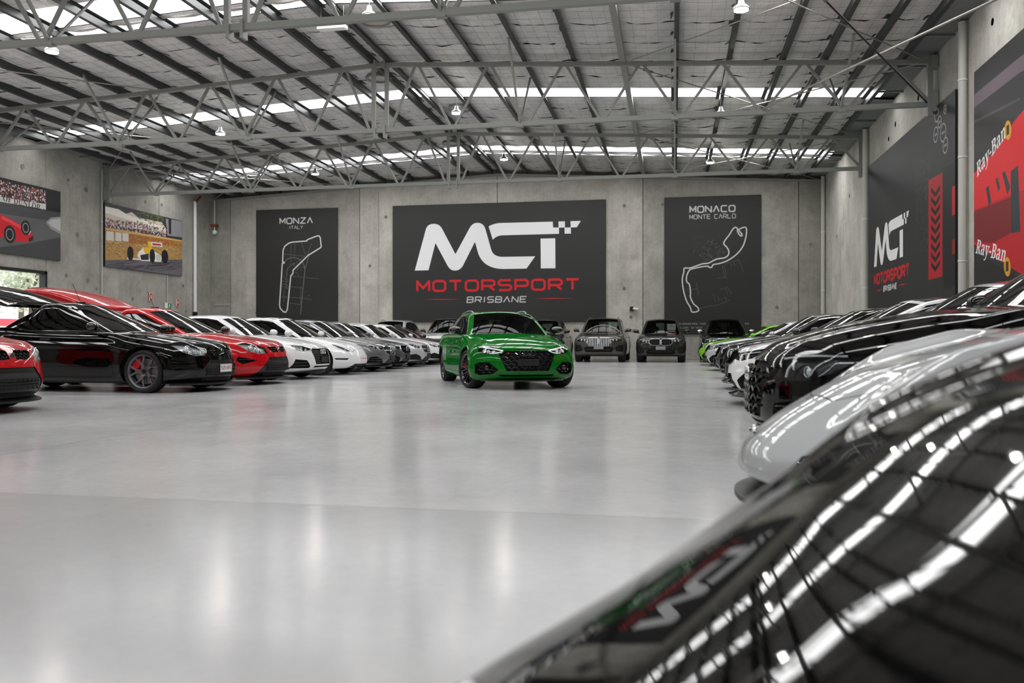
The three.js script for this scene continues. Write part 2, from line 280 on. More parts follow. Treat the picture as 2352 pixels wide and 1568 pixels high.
// ---------------------------------------------------------------- trusses
const TRUSS = [['nearest roof truss in view, crossing the top of the picture', 14.75], ['middle roof truss spanning the hall', 22.7], ['farthest roof truss, just in front of the end wall', 30.72]];
function truss(label, D, seen) {
  const t = group('roof_truss'); t.position.set(XM, 0, -D); top(t, label, 'roof truss', 'steel roof trusses');
  const H = 14.25, yt = (x) => CHORD - SLOPE * Math.abs(x), yb = 6.68, P = (x, y, z = 0) => V(x, y, z);
  for (const s of [-1, 1]) {
    mesh('top_chord', bar(P(0, CHORD), P(s * H, yt(H)), 0.11, 0.11), M.steel, t);
    mesh('end_post', bar(P(s * (H - 0.02), yb - 0.3), P(s * (H - 0.02), yt(H) + 0.05), 0.12, 0.16), M.steel, t);
    mesh('ridge_post', box(0.1, CHORD - yb + 0.1, 0.1, s * 0.19, (CHORD + yb) / 2, 0), M.steel, t);
    mesh('wall_bracket', box(0.14, 0.5, 0.3, s * 14.33, yb + 0.05, 0), M.steel, t); mesh('wall_bracket', box(0.14, 0.3, 0.3, s * 14.33, yt(H) - 0.02, 0), M.steel, t); mesh('splice_plate', box(0.06, 0.34, 0.2, s * 0.14, yb - 0.05, 0), M.steel, t); mesh('splice_plate', box(0.06, 0.26, 0.2, s * 0.14, CHORD, 0), M.steel, t);
    for (let k = 0; k < 7; k++) {
      const xt = s * (1.06 + 2.04 * k), x1 = s * (2.08 + 2.04 * k), x0 = s * (k ? 2.08 + 2.04 * (k - 1) : 0.25);
      mesh('web_member', bar(P(x0 + s * 0.07, yb + 0.04), P(xt - s * 0.06, yt(xt) - 0.04), 0.065), M.steel, t);
      mesh('web_member', bar(P(xt + s * 0.06, yt(xt) - 0.04), P(x1 - s * 0.07, yb + 0.04), 0.065), M.steel, t);
    }
    for (const k of [3.95, 8.05, 12.15]) {
      const x = s * (k - 0.0), yq = yt(k) + 0.14;
      mesh('fly_brace', bar(P(x, yb, 0.04), P(x, yq, 1.66), 0.055), M.steel, t);
      mesh('fly_brace', bar(P(x, yb, -0.04), P(x, yq, -1.66), 0.045), M.steel, t);
      mesh('gusset', box(0.18, 0.14, 0.14, x, yb - 0.02, 0), M.steel, t);
    }
  }
  mesh('bottom_chord', box(2 * H, 0.12, 0.12, 0, yb, 0), M.steel, t);
  return t;
}
function bracing(t, far, low) { // crossed rods from this truss to the next one behind it
  const up = (k) => CHORD - SLOPE * k + 0.02;
  const put = (p, q, r, m) => { const o = mesh('bracing_rod', rod(p, q, r, 8), m, t); mesh('turnbuckle', rod(p.clone().lerp(q, 0.9), p.clone().lerp(q, 0.93), r * 2.2, 8), M.galv, o); };
  for (const s of [-1, 1]) {
    put(V(s * 6.7, up(6.7), -far), V(s * 14.2, up(14.2), 0), 0.016, M.rodMetal);
    put(V(s * 14.2, up(14.2), -far), V(s * 6.7, up(6.7), 0), 0.016, M.rodMetal);
    if (s > 0 && low) { put(V(10.2, 6.75, -far), V(14.2, 6.75, 0), 0.024, M.rodMetal); put(V(14.2, 6.72, -far), V(10.2, 6.72, 0), 0.02, M.darkRod); }
  }
}
for (const [l, d] of TRUSS) bracing(truss(l, d), d < 30 ? 8 : 7.8, d < 20);
bracing(truss('roof truss above the camera, mirrored in the bonnets', 6.75), 8, true);
truss('rearmost roof truss behind the camera', -1.25);
// ---------------------------------------------------------------- surface kit: deformed rounded boxes whose skin is cut into panels
function curve(P) {
  const n = P.length, X = P.map((p) => p[0]), Y = P.map((p) => p[1]), d = [], m = [];
  for (let i = 0; i + 1 < n; i++) d[i] = (Y[i + 1] - Y[i]) / (X[i + 1] - X[i]);
  m[0] = d[0]; m[n - 1] = d[n - 2];
  for (let i = 1; i + 1 < n; i++) m[i] = d[i - 1] * d[i] <= 0 ? 0 : 2 * d[i - 1] * d[i] / (d[i - 1] + d[i]);
  return (x) => {
    if (x <= X[0]) return Y[0]; if (x >= X[n - 1]) return Y[n - 1];
    let i = 0; while (x > X[i + 1]) i++;
    const h = X[i + 1] - X[i], t = (x - X[i]) / h, t2 = t * t, t3 = t2 * t;
    return (2 * t3 - 3 * t2 + 1) * Y[i] + (t3 - 2 * t2 + t) * h * m[i] + (-2 * t3 + 3 * t2) * Y[i + 1] + (t3 - t2) * h * m[i + 1];
  };
}
function axisPts(half, r, n, k, bias = 0) {
  const a = []; for (let i = 0; i < k; i++) a.push(-half + r - r * Math.tan((k - i) / k * Math.PI / 4));
  for (let i = 0; i <= n; i++) { let t = i / n; if (bias) t = t + bias * t * (1 - t); a.push(mix(-half + r, half - r, t)); }
  for (let i = 1; i <= k; i++) a.push(half - r + r * Math.tan(i / k * Math.PI / 4));
  return a;
}
// vertices are [x, y, z, nx, ny, nz, a, b, c]; a skin is a list of triangles of vertices
function skinBox(dim, r, seg, map, bias = 0) {
  const half = dim.map((d) => d / 2), A = [0, 1, 2].map((i) => axisPts(half[i], r, seg[i], 4, i === 2 ? bias : 0)), N = A.map((a) => a.length - 1), verts = new Map(), tris = [];
  const get = (i, j, k) => {
    const key = (i * 1000 + j) * 1000 + k; let v = verts.get(key); if (v) return v;
    const p = [A[0][i], A[1][j], A[2][k]], q = p.map((x, e) => clamp(x, -half[e] + r, half[e] - r)), d = p.map((x, e) => x - q[e]), l = Math.hypot(...d) || 1;
    const u = q.map((x, e) => x + d[e] / l * r), a = u[0] / half[0], b = (u[1] / half[1] + 1) / 2, c = u[2] / half[2], m = map(a, b, c);
    v = [m[0], m[1], m[2], 0, 0, 0, a, b, c]; verts.set(key, v); return v;
  };
  const quad = (a, b, c, d) => { tris.push([a, b, c], [a, c, d]); };
  for (let i = 0; i < N[0]; i++) for (let j = 0; j < N[1]; j++) { quad(get(i, j, N[2]), get(i + 1, j, N[2]), get(i + 1, j + 1, N[2]), get(i, j + 1, N[2])); quad(get(i, j, 0), get(i, j + 1, 0), get(i + 1, j + 1, 0), get(i + 1, j, 0)); }
  for (let k = 0; k < N[2]; k++) for (let j = 0; j < N[1]; j++) { quad(get(N[0], j, k), get(N[0], j + 1, k), get(N[0], j + 1, k + 1), get(N[0], j, k + 1)); quad(get(0, j, k), get(0, j, k + 1), get(0, j + 1, k + 1), get(0, j + 1, k)); }
  for (let i = 0; i < N[0]; i++) for (let k = 0; k < N[2]; k++) { quad(get(i, N[1], k), get(i, N[1], k + 1), get(i + 1, N[1], k + 1), get(i + 1, N[1], k)); quad(get(i, 0, k), get(i + 1, 0, k), get(i + 1, 0, k + 1), get(i, 0, k + 1)); }
  for (const [a, b, c] of tris) {
    const ux = b[0] - a[0], uy = b[1] - a[1], uz = b[2] - a[2], vx = c[0] - a[0], vy = c[1] - a[1], vz = c[2] - a[2], nx = uy * vz - uz * vy, ny = uz * vx - ux * vz, nz = ux * vy - uy * vx;
    for (const v of [a, b, c]) { v[3] += nx; v[4] += ny; v[5] += nz; }
  }
  for (const v of verts.values()) { const l = Math.hypot(v[3], v[4], v[5]) || 1; v[3] /= l; v[4] /= l; v[5] /= l; }
  return tris;
}
const vlerp = (p, q, t) => { const o = new Array(9); for (let i = 0; i < 9; i++) o[i] = p[i] + (q[i] - p[i]) * t; return o; };
function isConvex(P) { let s = 0; for (let i = 0; i < P.length; i++) { const a = P[i], b = P[(i + 1) % P.length], c = P[(i + 2) % P.length], k = (b[0] - a[0]) * (c[1] - b[1]) - (b[1] - a[1]) * (c[0] - b[0]); if (Math.abs(k) > 1e-12) { if (s && Math.sign(k) !== s) return false; s = Math.sign(k); } } return true; }
function pieces(P) {
  let ar = 0; for (let i = 0; i < P.length; i++) { const a = P[i], b = P[(i + 1) % P.length]; ar += a[0] * b[1] - b[0] * a[1]; }
  if (ar < 0) P = [...P].reverse();
  if (isConvex(P)) return [P];
  return THREE.ShapeUtils.triangulateShape(P.map((p) => new THREE.Vector2(p[0], p[1])), []).map((t) => t.map((i) => P[i]));
}
// cuts the part of a skin that lies inside a polygon of the plane key(v) -> [s, t]; returns [inside, outside]
function cut(tris, key, poly, ok) {
  let rest = tris; const inside = [];
  for (const P of pieces(poly)) {
    const lo0 = Math.min(...P.map((p) => p[0])), hi0 = Math.max(...P.map((p) => p[0])), lo1 = Math.min(...P.map((p) => p[1])), hi1 = Math.max(...P.map((p) => p[1])), out = [];
    for (const t of rest) {
      const k = [key(t[0]), key(t[1]), key(t[2])];
      if (Math.max(k[0][0], k[1][0], k[2][0]) < lo0 || Math.min(k[0][0], k[1][0], k[2][0]) > hi0 || Math.max(k[0][1], k[1][1], k[2][1]) < lo1 || Math.min(k[0][1], k[1][1], k[2][1]) > hi1 || (ok && !ok(t))) { out.push(t); continue; }
      let V = t.map((v, i) => [v, k[i]]), outs = [], dead = false;
      for (let e = 0; e < P.length && !dead; e++) {
        const a = P[e], b = P[(e + 1) % P.length], ex = b[0] - a[0], ey = b[1] - a[1], D = V.map(([, q]) => ex * (q[1] - a[1]) - ey * (q[0] - a[0]));
        if (D.every((x) => x >= -1e-10)) continue;
        if (D.every((x) => x <= 1e-10)) { dead = true; break; }
        const I = [], O = [];
        for (let i = 0; i < V.length; i++) {
          const j = (i + 1) % V.length, di = D[i], dj = D[j];
          (di >= 0 ? I : O).push(V[i]);
          if ((di >= 0) !== (dj >= 0)) { const u = di / (di - dj), q = [vlerp(V[i][0], V[j][0], u), [mix(V[i][1][0], V[j][1][0], u), mix(V[i][1][1], V[j][1][1], u)]]; I.push(q); O.push(q); }
        }
        outs.push(O); V = I; if (V.length < 3) dead = true;
      }
      if (dead) { out.push(t); continue; }
      for (let i = 1; i + 1 < V.length; i++) inside.push([V[0][0], V[i][0], V[i + 1][0]]);
      for (const O of outs) for (let i = 1; i + 1 < O.length; i++) out.push([O[0][0], O[i][0], O[i + 1][0]]);
    }
    rest = out;
  }
  return [inside, rest];
}
function skinGeo(tris, flip) {
  const ids = new Map(), pos = [], nor = [], idx = [], at = (v) => { let i = ids.get(v); if (i === undefined) { i = ids.size; ids.set(v, i); pos.push(v[0], v[1], v[2]); const l = (Math.hypot(v[3], v[4], v[5]) || 1) * (flip ? -1 : 1); nor.push(v[3] / l, v[4] / l, v[5] / l); } return i; };
  for (const t of tris) flip ? idx.push(at(t[0]), at(t[2]), at(t[1])) : idx.push(at(t[0]), at(t[1]), at(t[2]));
  const g = new THREE.BufferGeometry(); g.setAttribute('position', new THREE.Float32BufferAttribute(pos, 3)); g.setAttribute('normal', new THREE.Float32BufferAttribute(nor, 3)); g.setIndex(idx); return g;
}
function moved(tris, fn) { const m = new Map(), f = (v) => { let q = m.get(v); if (!q) { const d = fn(v); q = [v[0] + d[0], v[1] + d[1], v[2] + d[2], ...v.slice(3)]; m.set(v, q); } return q; }; return tris.map((t) => t.map(f)); }
const pk = (v) => `${Math.round(v[0] * 2e4)},${Math.round(v[1] * 2e4)},${Math.round(v[2] * 2e4)}`;
function rimWalls(tris, fn) { // walls from the border of a skin piece to that border moved by fn
  const e = new Map();
  for (const t of tris) for (let i = 0; i < 3; i++) { const a = t[i], b = t[(i + 1) % 3], ka = pk(a), kb = pk(b); if (ka === kb) continue; const back = `${kb}|${ka}`; if (e.has(back)) e.delete(back); else e.set(`${ka}|${kb}`, [a, b]); }
  const pos = [];
  for (const [a, b] of e.values()) { const da = fn(a), db = fn(b), A = [a[0] + da[0], a[1] + da[1], a[2] + da[2]], B = [b[0] + db[0], b[1] + db[1], b[2] + db[2]]; pos.push(a[0], a[1], a[2], b[0], b[1], b[2], ...B, a[0], a[1], a[2], ...B, ...A); }
  const g = new THREE.BufferGeometry(); g.setAttribute('position', new THREE.Float32BufferAttribute(pos, 3)); g.computeVertexNormals(); return g;
}
function locate(tris, key, p) { // the point of a skin piece at p of the plane key
  let best = null, bd = 1e9;
  for (const t of tris) {
    const [A, B, C] = t.map(key), den = (B[1] - C[1]) * (A[0] - C[0]) + (C[0] - B[0]) * (A[1] - C[1]); if (Math.abs(den) < 1e-14) continue;
    const u = ((B[1] - C[1]) * (p[0] - C[0]) + (C[0] - B[0]) * (p[1] - C[1])) / den, v = ((C[1] - A[1]) * (p[0] - C[0]) + (A[0] - C[0]) * (p[1] - C[1])) / den, w = 1 - u - v, off = Math.max(0, -u, -v, -w);
    if (off < bd) { bd = off; const uu = clamp(u, 0, 1), vv = clamp(v, 0, 1 - uu), ww = 1 - uu - vv; best = t[0].map((_, i) => t[0][i] * uu + t[1][i] * vv + t[2][i] * ww); if (off === 0) break; }
  }
  return best;
}
// ---------------------------------------------------------------- car materials
const glassOf = (c, spec = 1) => phys({ color: c, roughness: 0.015, transmission: 1, thickness: 0, ior: 1.52, specularIntensity: spec, side: THREE.DoubleSide });
const C = {
  glass: glassOf(0x6f7a76), tint: glassOf(0x1c1f20), lens: glassOf(0xf4f6f6),
  tyre: std(0x141414, 0.75), dark: std(0x060606, 0.8), plastic: std(0x161617, 0.45), gloss: phys({ color: 0x050505, roughness: 0.12, clearcoat: 1, clearcoatRoughness: 0.03 }),
  chrome: std(0xdfe2e4, 0.12, 1), satin: std(0xb4b8ba, 0.3, 1), alloy: std(0x8f9396, 0.3, 0.9), gunmetal: std(0x6c6c70, 0.32, 0.8), blackRim: phys({ color: 0x0a0a0b, roughness: 0.22, clearcoat: 0.8, clearcoatRoughness: 0.1 }),
  silverLamp: std(0xdde1e3, 0.22, 0.35), lampDark: std(0x2a2c2e, 0.25, 0.7), led: std(0xffffff, 0.3, 0, { emissive: new THREE.Color(1, 1, 1), emissiveIntensity: 0.6 }), ledOff: std(0xe4e8ea, 0.25, 0.1),
  caliper: phys({ color: 0xb8101c, roughness: 0.3, clearcoat: 0.6 }), brake: std(0x8a8d90, 0.4, 0.9), plate: std(0xe9e9e6, 0.5), leather: std(0x1a1a1b, 0.7), headliner: std(0x2a2a2b, 0.9), mesh: std(0x101011, 0.5, 0.2),
  tail: phys({ color: 0x6d0710, roughness: 0.15, clearcoat: 1 }), mirrorGlass: std(0xcfd4d6, 0.05, 1), red: std(0xc4121e, 0.4),
};
const paint = (c, o = {}) => phys({ color: c, roughness: 0.35, metalness: 0, clearcoat: 1, clearcoatRoughness: 0.025, ior: 1.5, specularIntensity: 0.15, ...o });
const PAINT = {
  green: paint(0x07691a, { roughness: 0.3, clearcoatRoughness: 0.015, clearcoat: 0.72, specularIntensity: 0 }), black: paint(0x030303, { specularIntensity: 0 }), red: paint(0xc00616, { roughness: 0.3 }), white: paint(0xe4e5e6), silver: paint(0xbfc1c3, { metalness: 0.35 }),
  grey: paint(0x6a6c6e, { metalness: 0.4 }), slate: paint(0x4e5154, { metalness: 0.4 }), olive: paint(0x4d4a42, { metalness: 0.45 }), charcoal: paint(0x2f2e2c, { metalness: 0.4 }), lime: paint(0x72c010), maroonBlack: paint(0x120507), darkGrey: paint(0x232425, { metalness: 0.3 }), pearl: paint(0xb4b6b8, { metalness: 0.15 }),
};
// ---------------------------------------------------------------- wheels
const wheelCache = new Map();
function wheelParts(style, R, tw) {
  const k = JSON.stringify(style) + R + "/" + tw; if (wheelCache.has(k)) return wheelCache.get(k);
  const rr0 = style.tall ? R * 0.66 : R * (style.rim ?? 0.75), h = tw / 2, pr = [[rr0 - 0.012, -h * 0.78], [rr0 + 0.004, -h * 0.86], [rr0 + 0.03, -h * 0.97], [mix(rr0, R, 0.5), -h * 1.02], [R - 0.028, -h * 0.97], [R - 0.008, -h * 0.84], [R, -h * 0.66]];
  for (const g of [-0.42, 0, 0.42]) pr.push([R, h * (g - 0.06)], [R - 0.008, h * (g - 0.045)], [R - 0.008, h * (g + 0.045)], [R, h * (g + 0.06)]);
  const prof = [...pr, [R, h * 0.66], [R - 0.008, h * 0.84], [R - 0.028, h * 0.97], [mix(rr0, R, 0.5), h * 1.02], [rr0 + 0.03, h * 0.97], [rr0 + 0.004, h * 0.86], [rr0 - 0.012, h * 0.78]];
  const tyre = toCreasedNormals(new THREE.LatheGeometry(prof.map((p) => new THREE.Vector2(p[0], p[1])), 52), 0.7).rotateZ(-Math.PI / 2);
  const rim = [];
  const lath = (pts, n = 52) => new THREE.LatheGeometry(pts.map((p) => new THREE.Vector2(p[0], p[1])), n).rotateZ(-Math.PI / 2);
  rim.push(lath([[rr0 - 0.06, -h * 0.85], [rr0 - 0.03, -h * 0.5], [rr0 - 0.035, h * 0.4], [rr0 - 0.016, h * 0.78], [rr0 + 0.004, h * 0.9], [rr0 + 0.008, h * 0.84], [rr0 - 0.004, h * 0.74]]));
  const face = h * 0.62, hub = h * 0.44;
  const spoke = (ang, w0, w1, off0 = 0, off1 = 0, r0 = 0.06, r1 = rr0 - 0.014) => {
    const n = 6, g = new THREE.BoxGeometry(0.03, r1 - r0, 1, 1, n, 2), p = g.attributes.position;
    for (let i = 0; i < p.count; i++) { const t = clamp((p.getY(i) + (r1 - r0) / 2) / (r1 - r0), 0, 1), e = p.getZ(i), wd = mix(w0, w1, t), o = mix(off0, off1, t); p.setXYZ(i, p.getX(i) + mix(hub, face, Math.pow(t, 0.7)) + (Math.abs(e) < 0.1 && p.getX(i) > 0 ? 0.006 : 0), mix(r0, r1, t), e * wd + o); }
    g.computeVertexNormals(); return g.rotateX(ang);
  };
  const N = style.n ?? 5;
  for (let i = 0; i < N; i++) {
    const a = i / N * Math.PI * 2 + (style.turn ?? 0);
    if (style.kind === 'fork') { rim.push(spoke(a, 0.06, 0.05, 0, 0, 0.05, rr0 * 0.55), spoke(a, 0.03, 0.03, 0.012, 0.085, rr0 * 0.5, rr0 - 0.012), spoke(a, 0.03, 0.03, -0.012, -0.085, rr0 * 0.5, rr0 - 0.012)); }
    else if (style.kind === 'twin') { rim.push(spoke(a, 0.024, 0.022, 0.018, 0.04), spoke(a, 0.024, 0.022, -0.018, -0.04)); }
    else rim.push(spoke(a, style.w0 ?? 0.05, style.w1 ?? 0.035));
  }
  rim.push(disc(0.075, 0.05, hub - 0.008, 0, 0, 'x', 20));
  for (let i = 0; i < 5; i++) { const a = i / 5 * 6.283; rim.push(disc(0.009, 0.02, hub + 0.02, Math.cos(a) * 0.052, Math.sin(a) * 0.052, 'x', 8)); }
  const cap = disc(0.03, 0.02, hub + 0.02, 0, 0, 'x', 16);
  const brake = join([disc(rr0 * 0.78, 0.03, h * 0.02, 0, 0, 'x', 32), disc(0.09, 0.06, h * 0.1, 0, 0, 'x', 20)]);
  const cs = new THREE.Shape(); cs.absarc(0, 0, rr0 * 0.85, -0.52, 0.52, false); cs.absarc(0, 0, rr0 * 0.5, 0.42, -0.42, true);
  const cal = new THREE.ExtrudeGeometry(cs, { depth: 0.1, bevelEnabled: true, bevelSize: 0.006, bevelThickness: 0.006, bevelSegments: 1, curveSegments: 10 }).translate(0, 0, -0.05).rotateY(Math.PI / 2).rotateX(Math.PI * 0.5).translate(h * 0.12, 0, 0);
  const out = { tyre, rim: join(rim), cap, brake, cal }; wheelCache.set(k, out); return out;
}
// ---------------------------------------------------------------- the car builder
// local axes: x to the car's left, y up, z forward; u below is the distance behind the nose
function buildCar(S) {
  const o = group(S.name), { L, W: wid, R } = S, zN = L / 2, foh = S.foh, uF = foh, uR = foh + S.wb, hw = wid / 2, paintM = S.paint;
  const top_ = curve(S.top), nose = curve(S.nose), tail = curve(S.tail ?? [[0, 0.14], [0.3, 0.03], [0.6, 0], [0.85, 0.03], [1, 0.1]]), sect = curve(S.sect ?? [[0, 0.93], [0.1, 0.975], [0.4, 1], [0.62, 0.992], [0.85, 0.97], [1, 0.925]]), plan = curve(S.plan ?? [[0, 0.94], [0.5, 0.985], [1.1, 1], [L - 1.2, 1], [L - 0.5, 0.98], [L, 0.92]]), yb = curve(S.yb ?? [[0, 0.2], [0.5, 0.16], [1.3, 0.15], [L - 1.2, 0.16], [L - 0.4, 0.22], [L, 0.3]]);
  const crown = curve(S.crown ?? [[0, 0.05], [0.4, 0.09], [1.2, 0.085], [1.7, 0.03], [L - 0.8, 0.04], [L, 0.06]]), sw = S.sweep ?? 0.42, sp = S.sp ?? 2.5, swr = S.sweepR ?? 0.3;
  const ridge = S.ridge ?? 0.02, rp = S.ridgeAt ?? 0.74;
  const flare = (z, b) => { const u = zN - z; let f = 0; for (const c of [uF, uR]) f = Math.max(f, Math.exp(-Math.pow((u - c) / (R * 1.35), 4))); return f * (S.flare ?? 0.022) * sstep(0.02, 0.35, b) * (1 - sstep(0.7, 1, b)); };
  const zf = (a, b) => zN - nose(b) - sw * Math.pow(Math.abs(a), sp), zr = (a, b) => -zN + tail(b) + swr * Math.pow(Math.abs(a), 2.6);
  const map = (a, b, c) => {
    const f = zf(a, b), r = zr(a, b), z = (f + r) / 2 + c * (f - r) / 2, u = zN - z, aa = Math.abs(a);
    const hood = 1 - sstep(1.1, 1.5, u), yt = top_(u) - crown(u) * Math.pow(aa, 2.2) + ridge * hood * (Math.exp(-Math.pow((aa - rp) / 0.13, 2)) - 0.08 * Math.exp(-Math.pow((aa - rp + 0.25) / 0.12, 2))) + (S.bulge ?? 0) * hood * Math.exp(-Math.pow(aa / 0.35, 4)), y0 = yb(u);
    const side = (S.crease ?? 0.012) * Math.exp(-Math.pow((b - 0.74) / 0.05, 2)) * sstep(0.9, 1.4, u);
    return [a * (hw * plan(u) * sect(b) + flare(z, b) + side), y0 + b * (yt - y0), z];
  };
  const zAt = (x, y) => { let z = zN; for (let i = 0; i < 5; i++) { const u = zN - z, b = clamp((y - yb(u)) / (top_(u) - yb(u)), 0, 1); z = zf(clamp(x / (hw * plan(u) * sect(b)), -1, 1), b); } return z; };
  let body = skinBox([wid, 0.75, L], S.round ?? 0.075, S.low ? [24, 12, 56] : [44, 24, 110], map, 0.35);
  const add = (name, geo, mat, parent = o) => mesh(name, geo, mat, parent);
  // wheel arches
  const arc = (r, x0, x1, y, z) => { const pos = [], idx = [], n = 24; for (let i = 0; i <= n; i++) { const t = mix(-0.15, Math.PI + 0.15, i / n); pos.push(x0, y + Math.sin(t) * r, z + Math.cos(t) * r, x1, y + Math.sin(t) * r, z + Math.cos(t) * r); } for (let i = 0; i < n; i++) { const p = 2 * i; idx.push(p, p + 1, p + 2, p + 1, p + 3, p + 2); } const g = new THREE.BufferGeometry(); g.setAttribute('position', new THREE.Float32BufferAttribute(pos, 3)); g.setIndex(idx); g.computeVertexNormals(); return g; };
  for (const s of [-1, 1]) for (const [u0, ax] of [[uF, 0], [uR, 1]]) {
    const Ra = R + (S.archGap ?? 0.04), P = []; for (let i = 0; i < 30; i++) { const a = i / 30 * 6.2832; P.push([u0 + Math.cos(a) * Ra, R + 0.012 + Math.sin(a) * Ra]); }
    const [inn, out] = cut(body, (v) => [zN - v[2], v[1]], P, (t) => t[0][0] * s > hw - 0.34 && t[1][0] * s > hw - 0.34 && t[2][0] * s > hw - 0.34);
    body = out; if (inn.length) add('wheel_arch', [rimWalls(inn, () => [-s * 0.03, 0, 0]), new THREE.CircleGeometry(Ra + 0.004, 24, 0, Math.PI).rotateY(Math.PI / 2).translate(s * (hw - 0.36), R + 0.012, zN - u0), arc(Ra + 0.003, s * (hw - 0.36), s * (hw - 0.03), R + 0.012, zN - u0)], S.archMat ?? C.dark);
  }
  const KEY = {
    front: () => [(v) => [v[0], v[1]], (t) => t[0][5] > 0.2 && t[0][2] > 0],
    wrap: (s) => [(v) => [v[0] * s + (zN - v[2]), v[1]], (t) => t.every((v) => v[0] * s > 0.02 && v[2] > 0 && v[4] < 0.9)],
    side: (s) => [(v) => [zN - v[2], v[1]], (t) => t.every((v) => v[0] * s > 0.3 && v[3] * s > 0.3)],
    top: () => [(v) => [v[0], zN - v[2]], (t) => t[0][4] > 0.25],
    rear: () => [(v) => [v[0], v[1]], (t) => t[0][5] < -0.2 && t[0][2] < 0],
  };
  const take = (kind, poly, s = 1) => { const [key, ok] = KEY[kind](s); const [inn, out] = cut(body, key, poly, ok); body = out; return [inn, key]; };
  const mir = (half) => [...half, ...[...half].reverse().map(([x, y]) => [-x, y])];
  const flipX = (P) => P.map(([x, y]) => [-x, y]);
  // an opening: the skin piece set back, with walls
  function opening(name, kind, poly, depth, mat, s = 1, wallMat = null) {
    const [inn, key] = take(kind, poly, s); if (!inn.length) return null;
    const back = kind === 'wrap' ? (v) => [-v[3] * depth, -v[4] * depth, -v[5] * depth] : kind === 'side' ? (v) => [-Math.sign(v[0]) * depth, 0, 0] : kind === 'top' ? () => [0, -depth, 0] : kind === 'rear' ? () => [0, 0, depth] : () => [0, 0, -depth];
    const floor = moved(inn, back);
    const m = add(name, wallMat ? skinGeo(floor) : [skinGeo(floor), rimWalls(inn, back)], mat);
    if (wallMat) mesh('surround', rimWalls(inn, back), wallMat, m);
    m.userData.skin = inn; m.userData.key = key; delete m.userData.skin0; return { m, inn, key, floor };
  }
  const clean = (m) => { if (m) { delete m.userData.skin; delete m.userData.key; } };
  // lamps
  if (S.lamp) for (const s of [1, -1]) {
    const P = S.lamp.poly, r = opening('headlight', 'wrap', P, S.lamp.depth ?? 0.06, S.lamp.mat ?? C.lampDark, s, C.lampDark); if (!r) continue;
    const fwd = (q, d) => V(q[0] - q[3] * d, q[1] - q[4] * d, q[2] - q[5] * d);
    mesh('lens', skinGeo(moved(r.inn, (v) => [v[3] * 0.001, v[4] * 0.001, v[5] * 0.001])), C.lens, r.m);
    for (const [x, y, rad] of S.lamp.eyes ?? []) { const q = locate(r.inn, r.key, [x, y]); if (!q) continue; const c = fwd(q, 0.035); mesh('projector', [new THREE.SphereGeometry(rad, 14, 10).scale(1, 1, 0.7).translate(c.x, c.y, c.z)], C.silverLamp, r.m); mesh('bezel', new THREE.TorusGeometry(rad * 1.12, rad * 0.16, 6, 20).rotateY(s * 0.5).translate(c.x, c.y, c.z + 0.012), C.chrome, r.m); }
    for (const [pts, rad, on] of S.lamp.strips ?? []) { const c3 = pts.map((p) => locate(r.inn, r.key, p)).filter(Boolean).map((q) => fwd(q, 0.02)); if (c3.length > 1) mesh('light_strip', new THREE.TubeGeometry(new THREE.CatmullRomCurve3(c3), 24, rad, 6), on && S.lit ? C.led : C.ledOff, r.m); }
    clean(r.m);
  }
  // openings of the front
  const emblemAt = (x, y, d = 0.01) => V(x, y, zAt(x, y) + d);
  for (const q of S.front ?? []) {
    const polys = q.half ? [mir(q.half)] : q.one ? [q.one] : [q.pair, flipX(q.pair)];
    for (const P of polys) {
      if (q.frame) { const cx = P.reduce((a, p) => a + p[0], 0) / P.length, cy = P.reduce((a, p) => a + p[1], 0) / P.length, out = P.map(([x, y]) => [x + Math.sign(x - cx) * q.frame, y + Math.sign(y - cy) * q.frame]), [fr] = take('front', out); if (fr.length) { const [inn, ring] = cut(fr, (v) => [v[0], v[1]], P); body.push(...inn); const up = moved(ring, (v) => [v[3] * 0.006, v[4] * 0.006, v[5] * 0.006]); add('grille_surround', [skinGeo(up), rimWalls(up, (v) => [-v[3] * 0.03, -v[4] * 0.03, -v[5] * 0.03])], q.frameMat ?? C.chrome); } }
      const r = opening(q.name, 'front', P, q.depth ?? 0.06, q.mat ?? C.dark, 1, q.wall); if (!r) continue;
      const lo = [Math.min(...P.map((p) => p[0])), Math.min(...P.map((p) => p[1]))], hi = [Math.max(...P.map((p) => p[0])), Math.max(...P.map((p) => p[1]))];
      const inP = (x, y) => { let c = false; for (let i = 0, j = P.length - 1; i < P.length; j = i++) { const a = P[i], b = P[j]; if ((a[1] > y) !== (b[1] > y) && x < (b[0] - a[0]) * (y - a[1]) / (b[1] - a[1]) + a[0]) c = !c; } return c; };
      const span = (y) => { const xs = []; for (let i = 0; i < P.length; i++) { const a = P[i], b = P[(i + 1) % P.length]; if ((a[1] > y) !== (b[1] > y)) xs.push(a[0] + (y - a[1]) / (b[1] - a[1]) * (b[0] - a[0])); } xs.sort((a, b) => a - b); return xs.length > 1 ? [xs[0], xs[xs.length - 1]] : null; };
      const spanV = (x) => { const ys = []; for (let i = 0; i < P.length; i++) { const a = P[i], b = P[(i + 1) % P.length]; if ((a[0] > x) !== (b[0] > x)) ys.push(a[1] + (x - a[0]) / (b[0] - a[0]) * (b[1] - a[1])); } ys.sort((a, b) => a - b); return ys.length > 1 ? [ys[0], ys[ys.length - 1]] : null; };
      const set = q.set ?? 0.015;
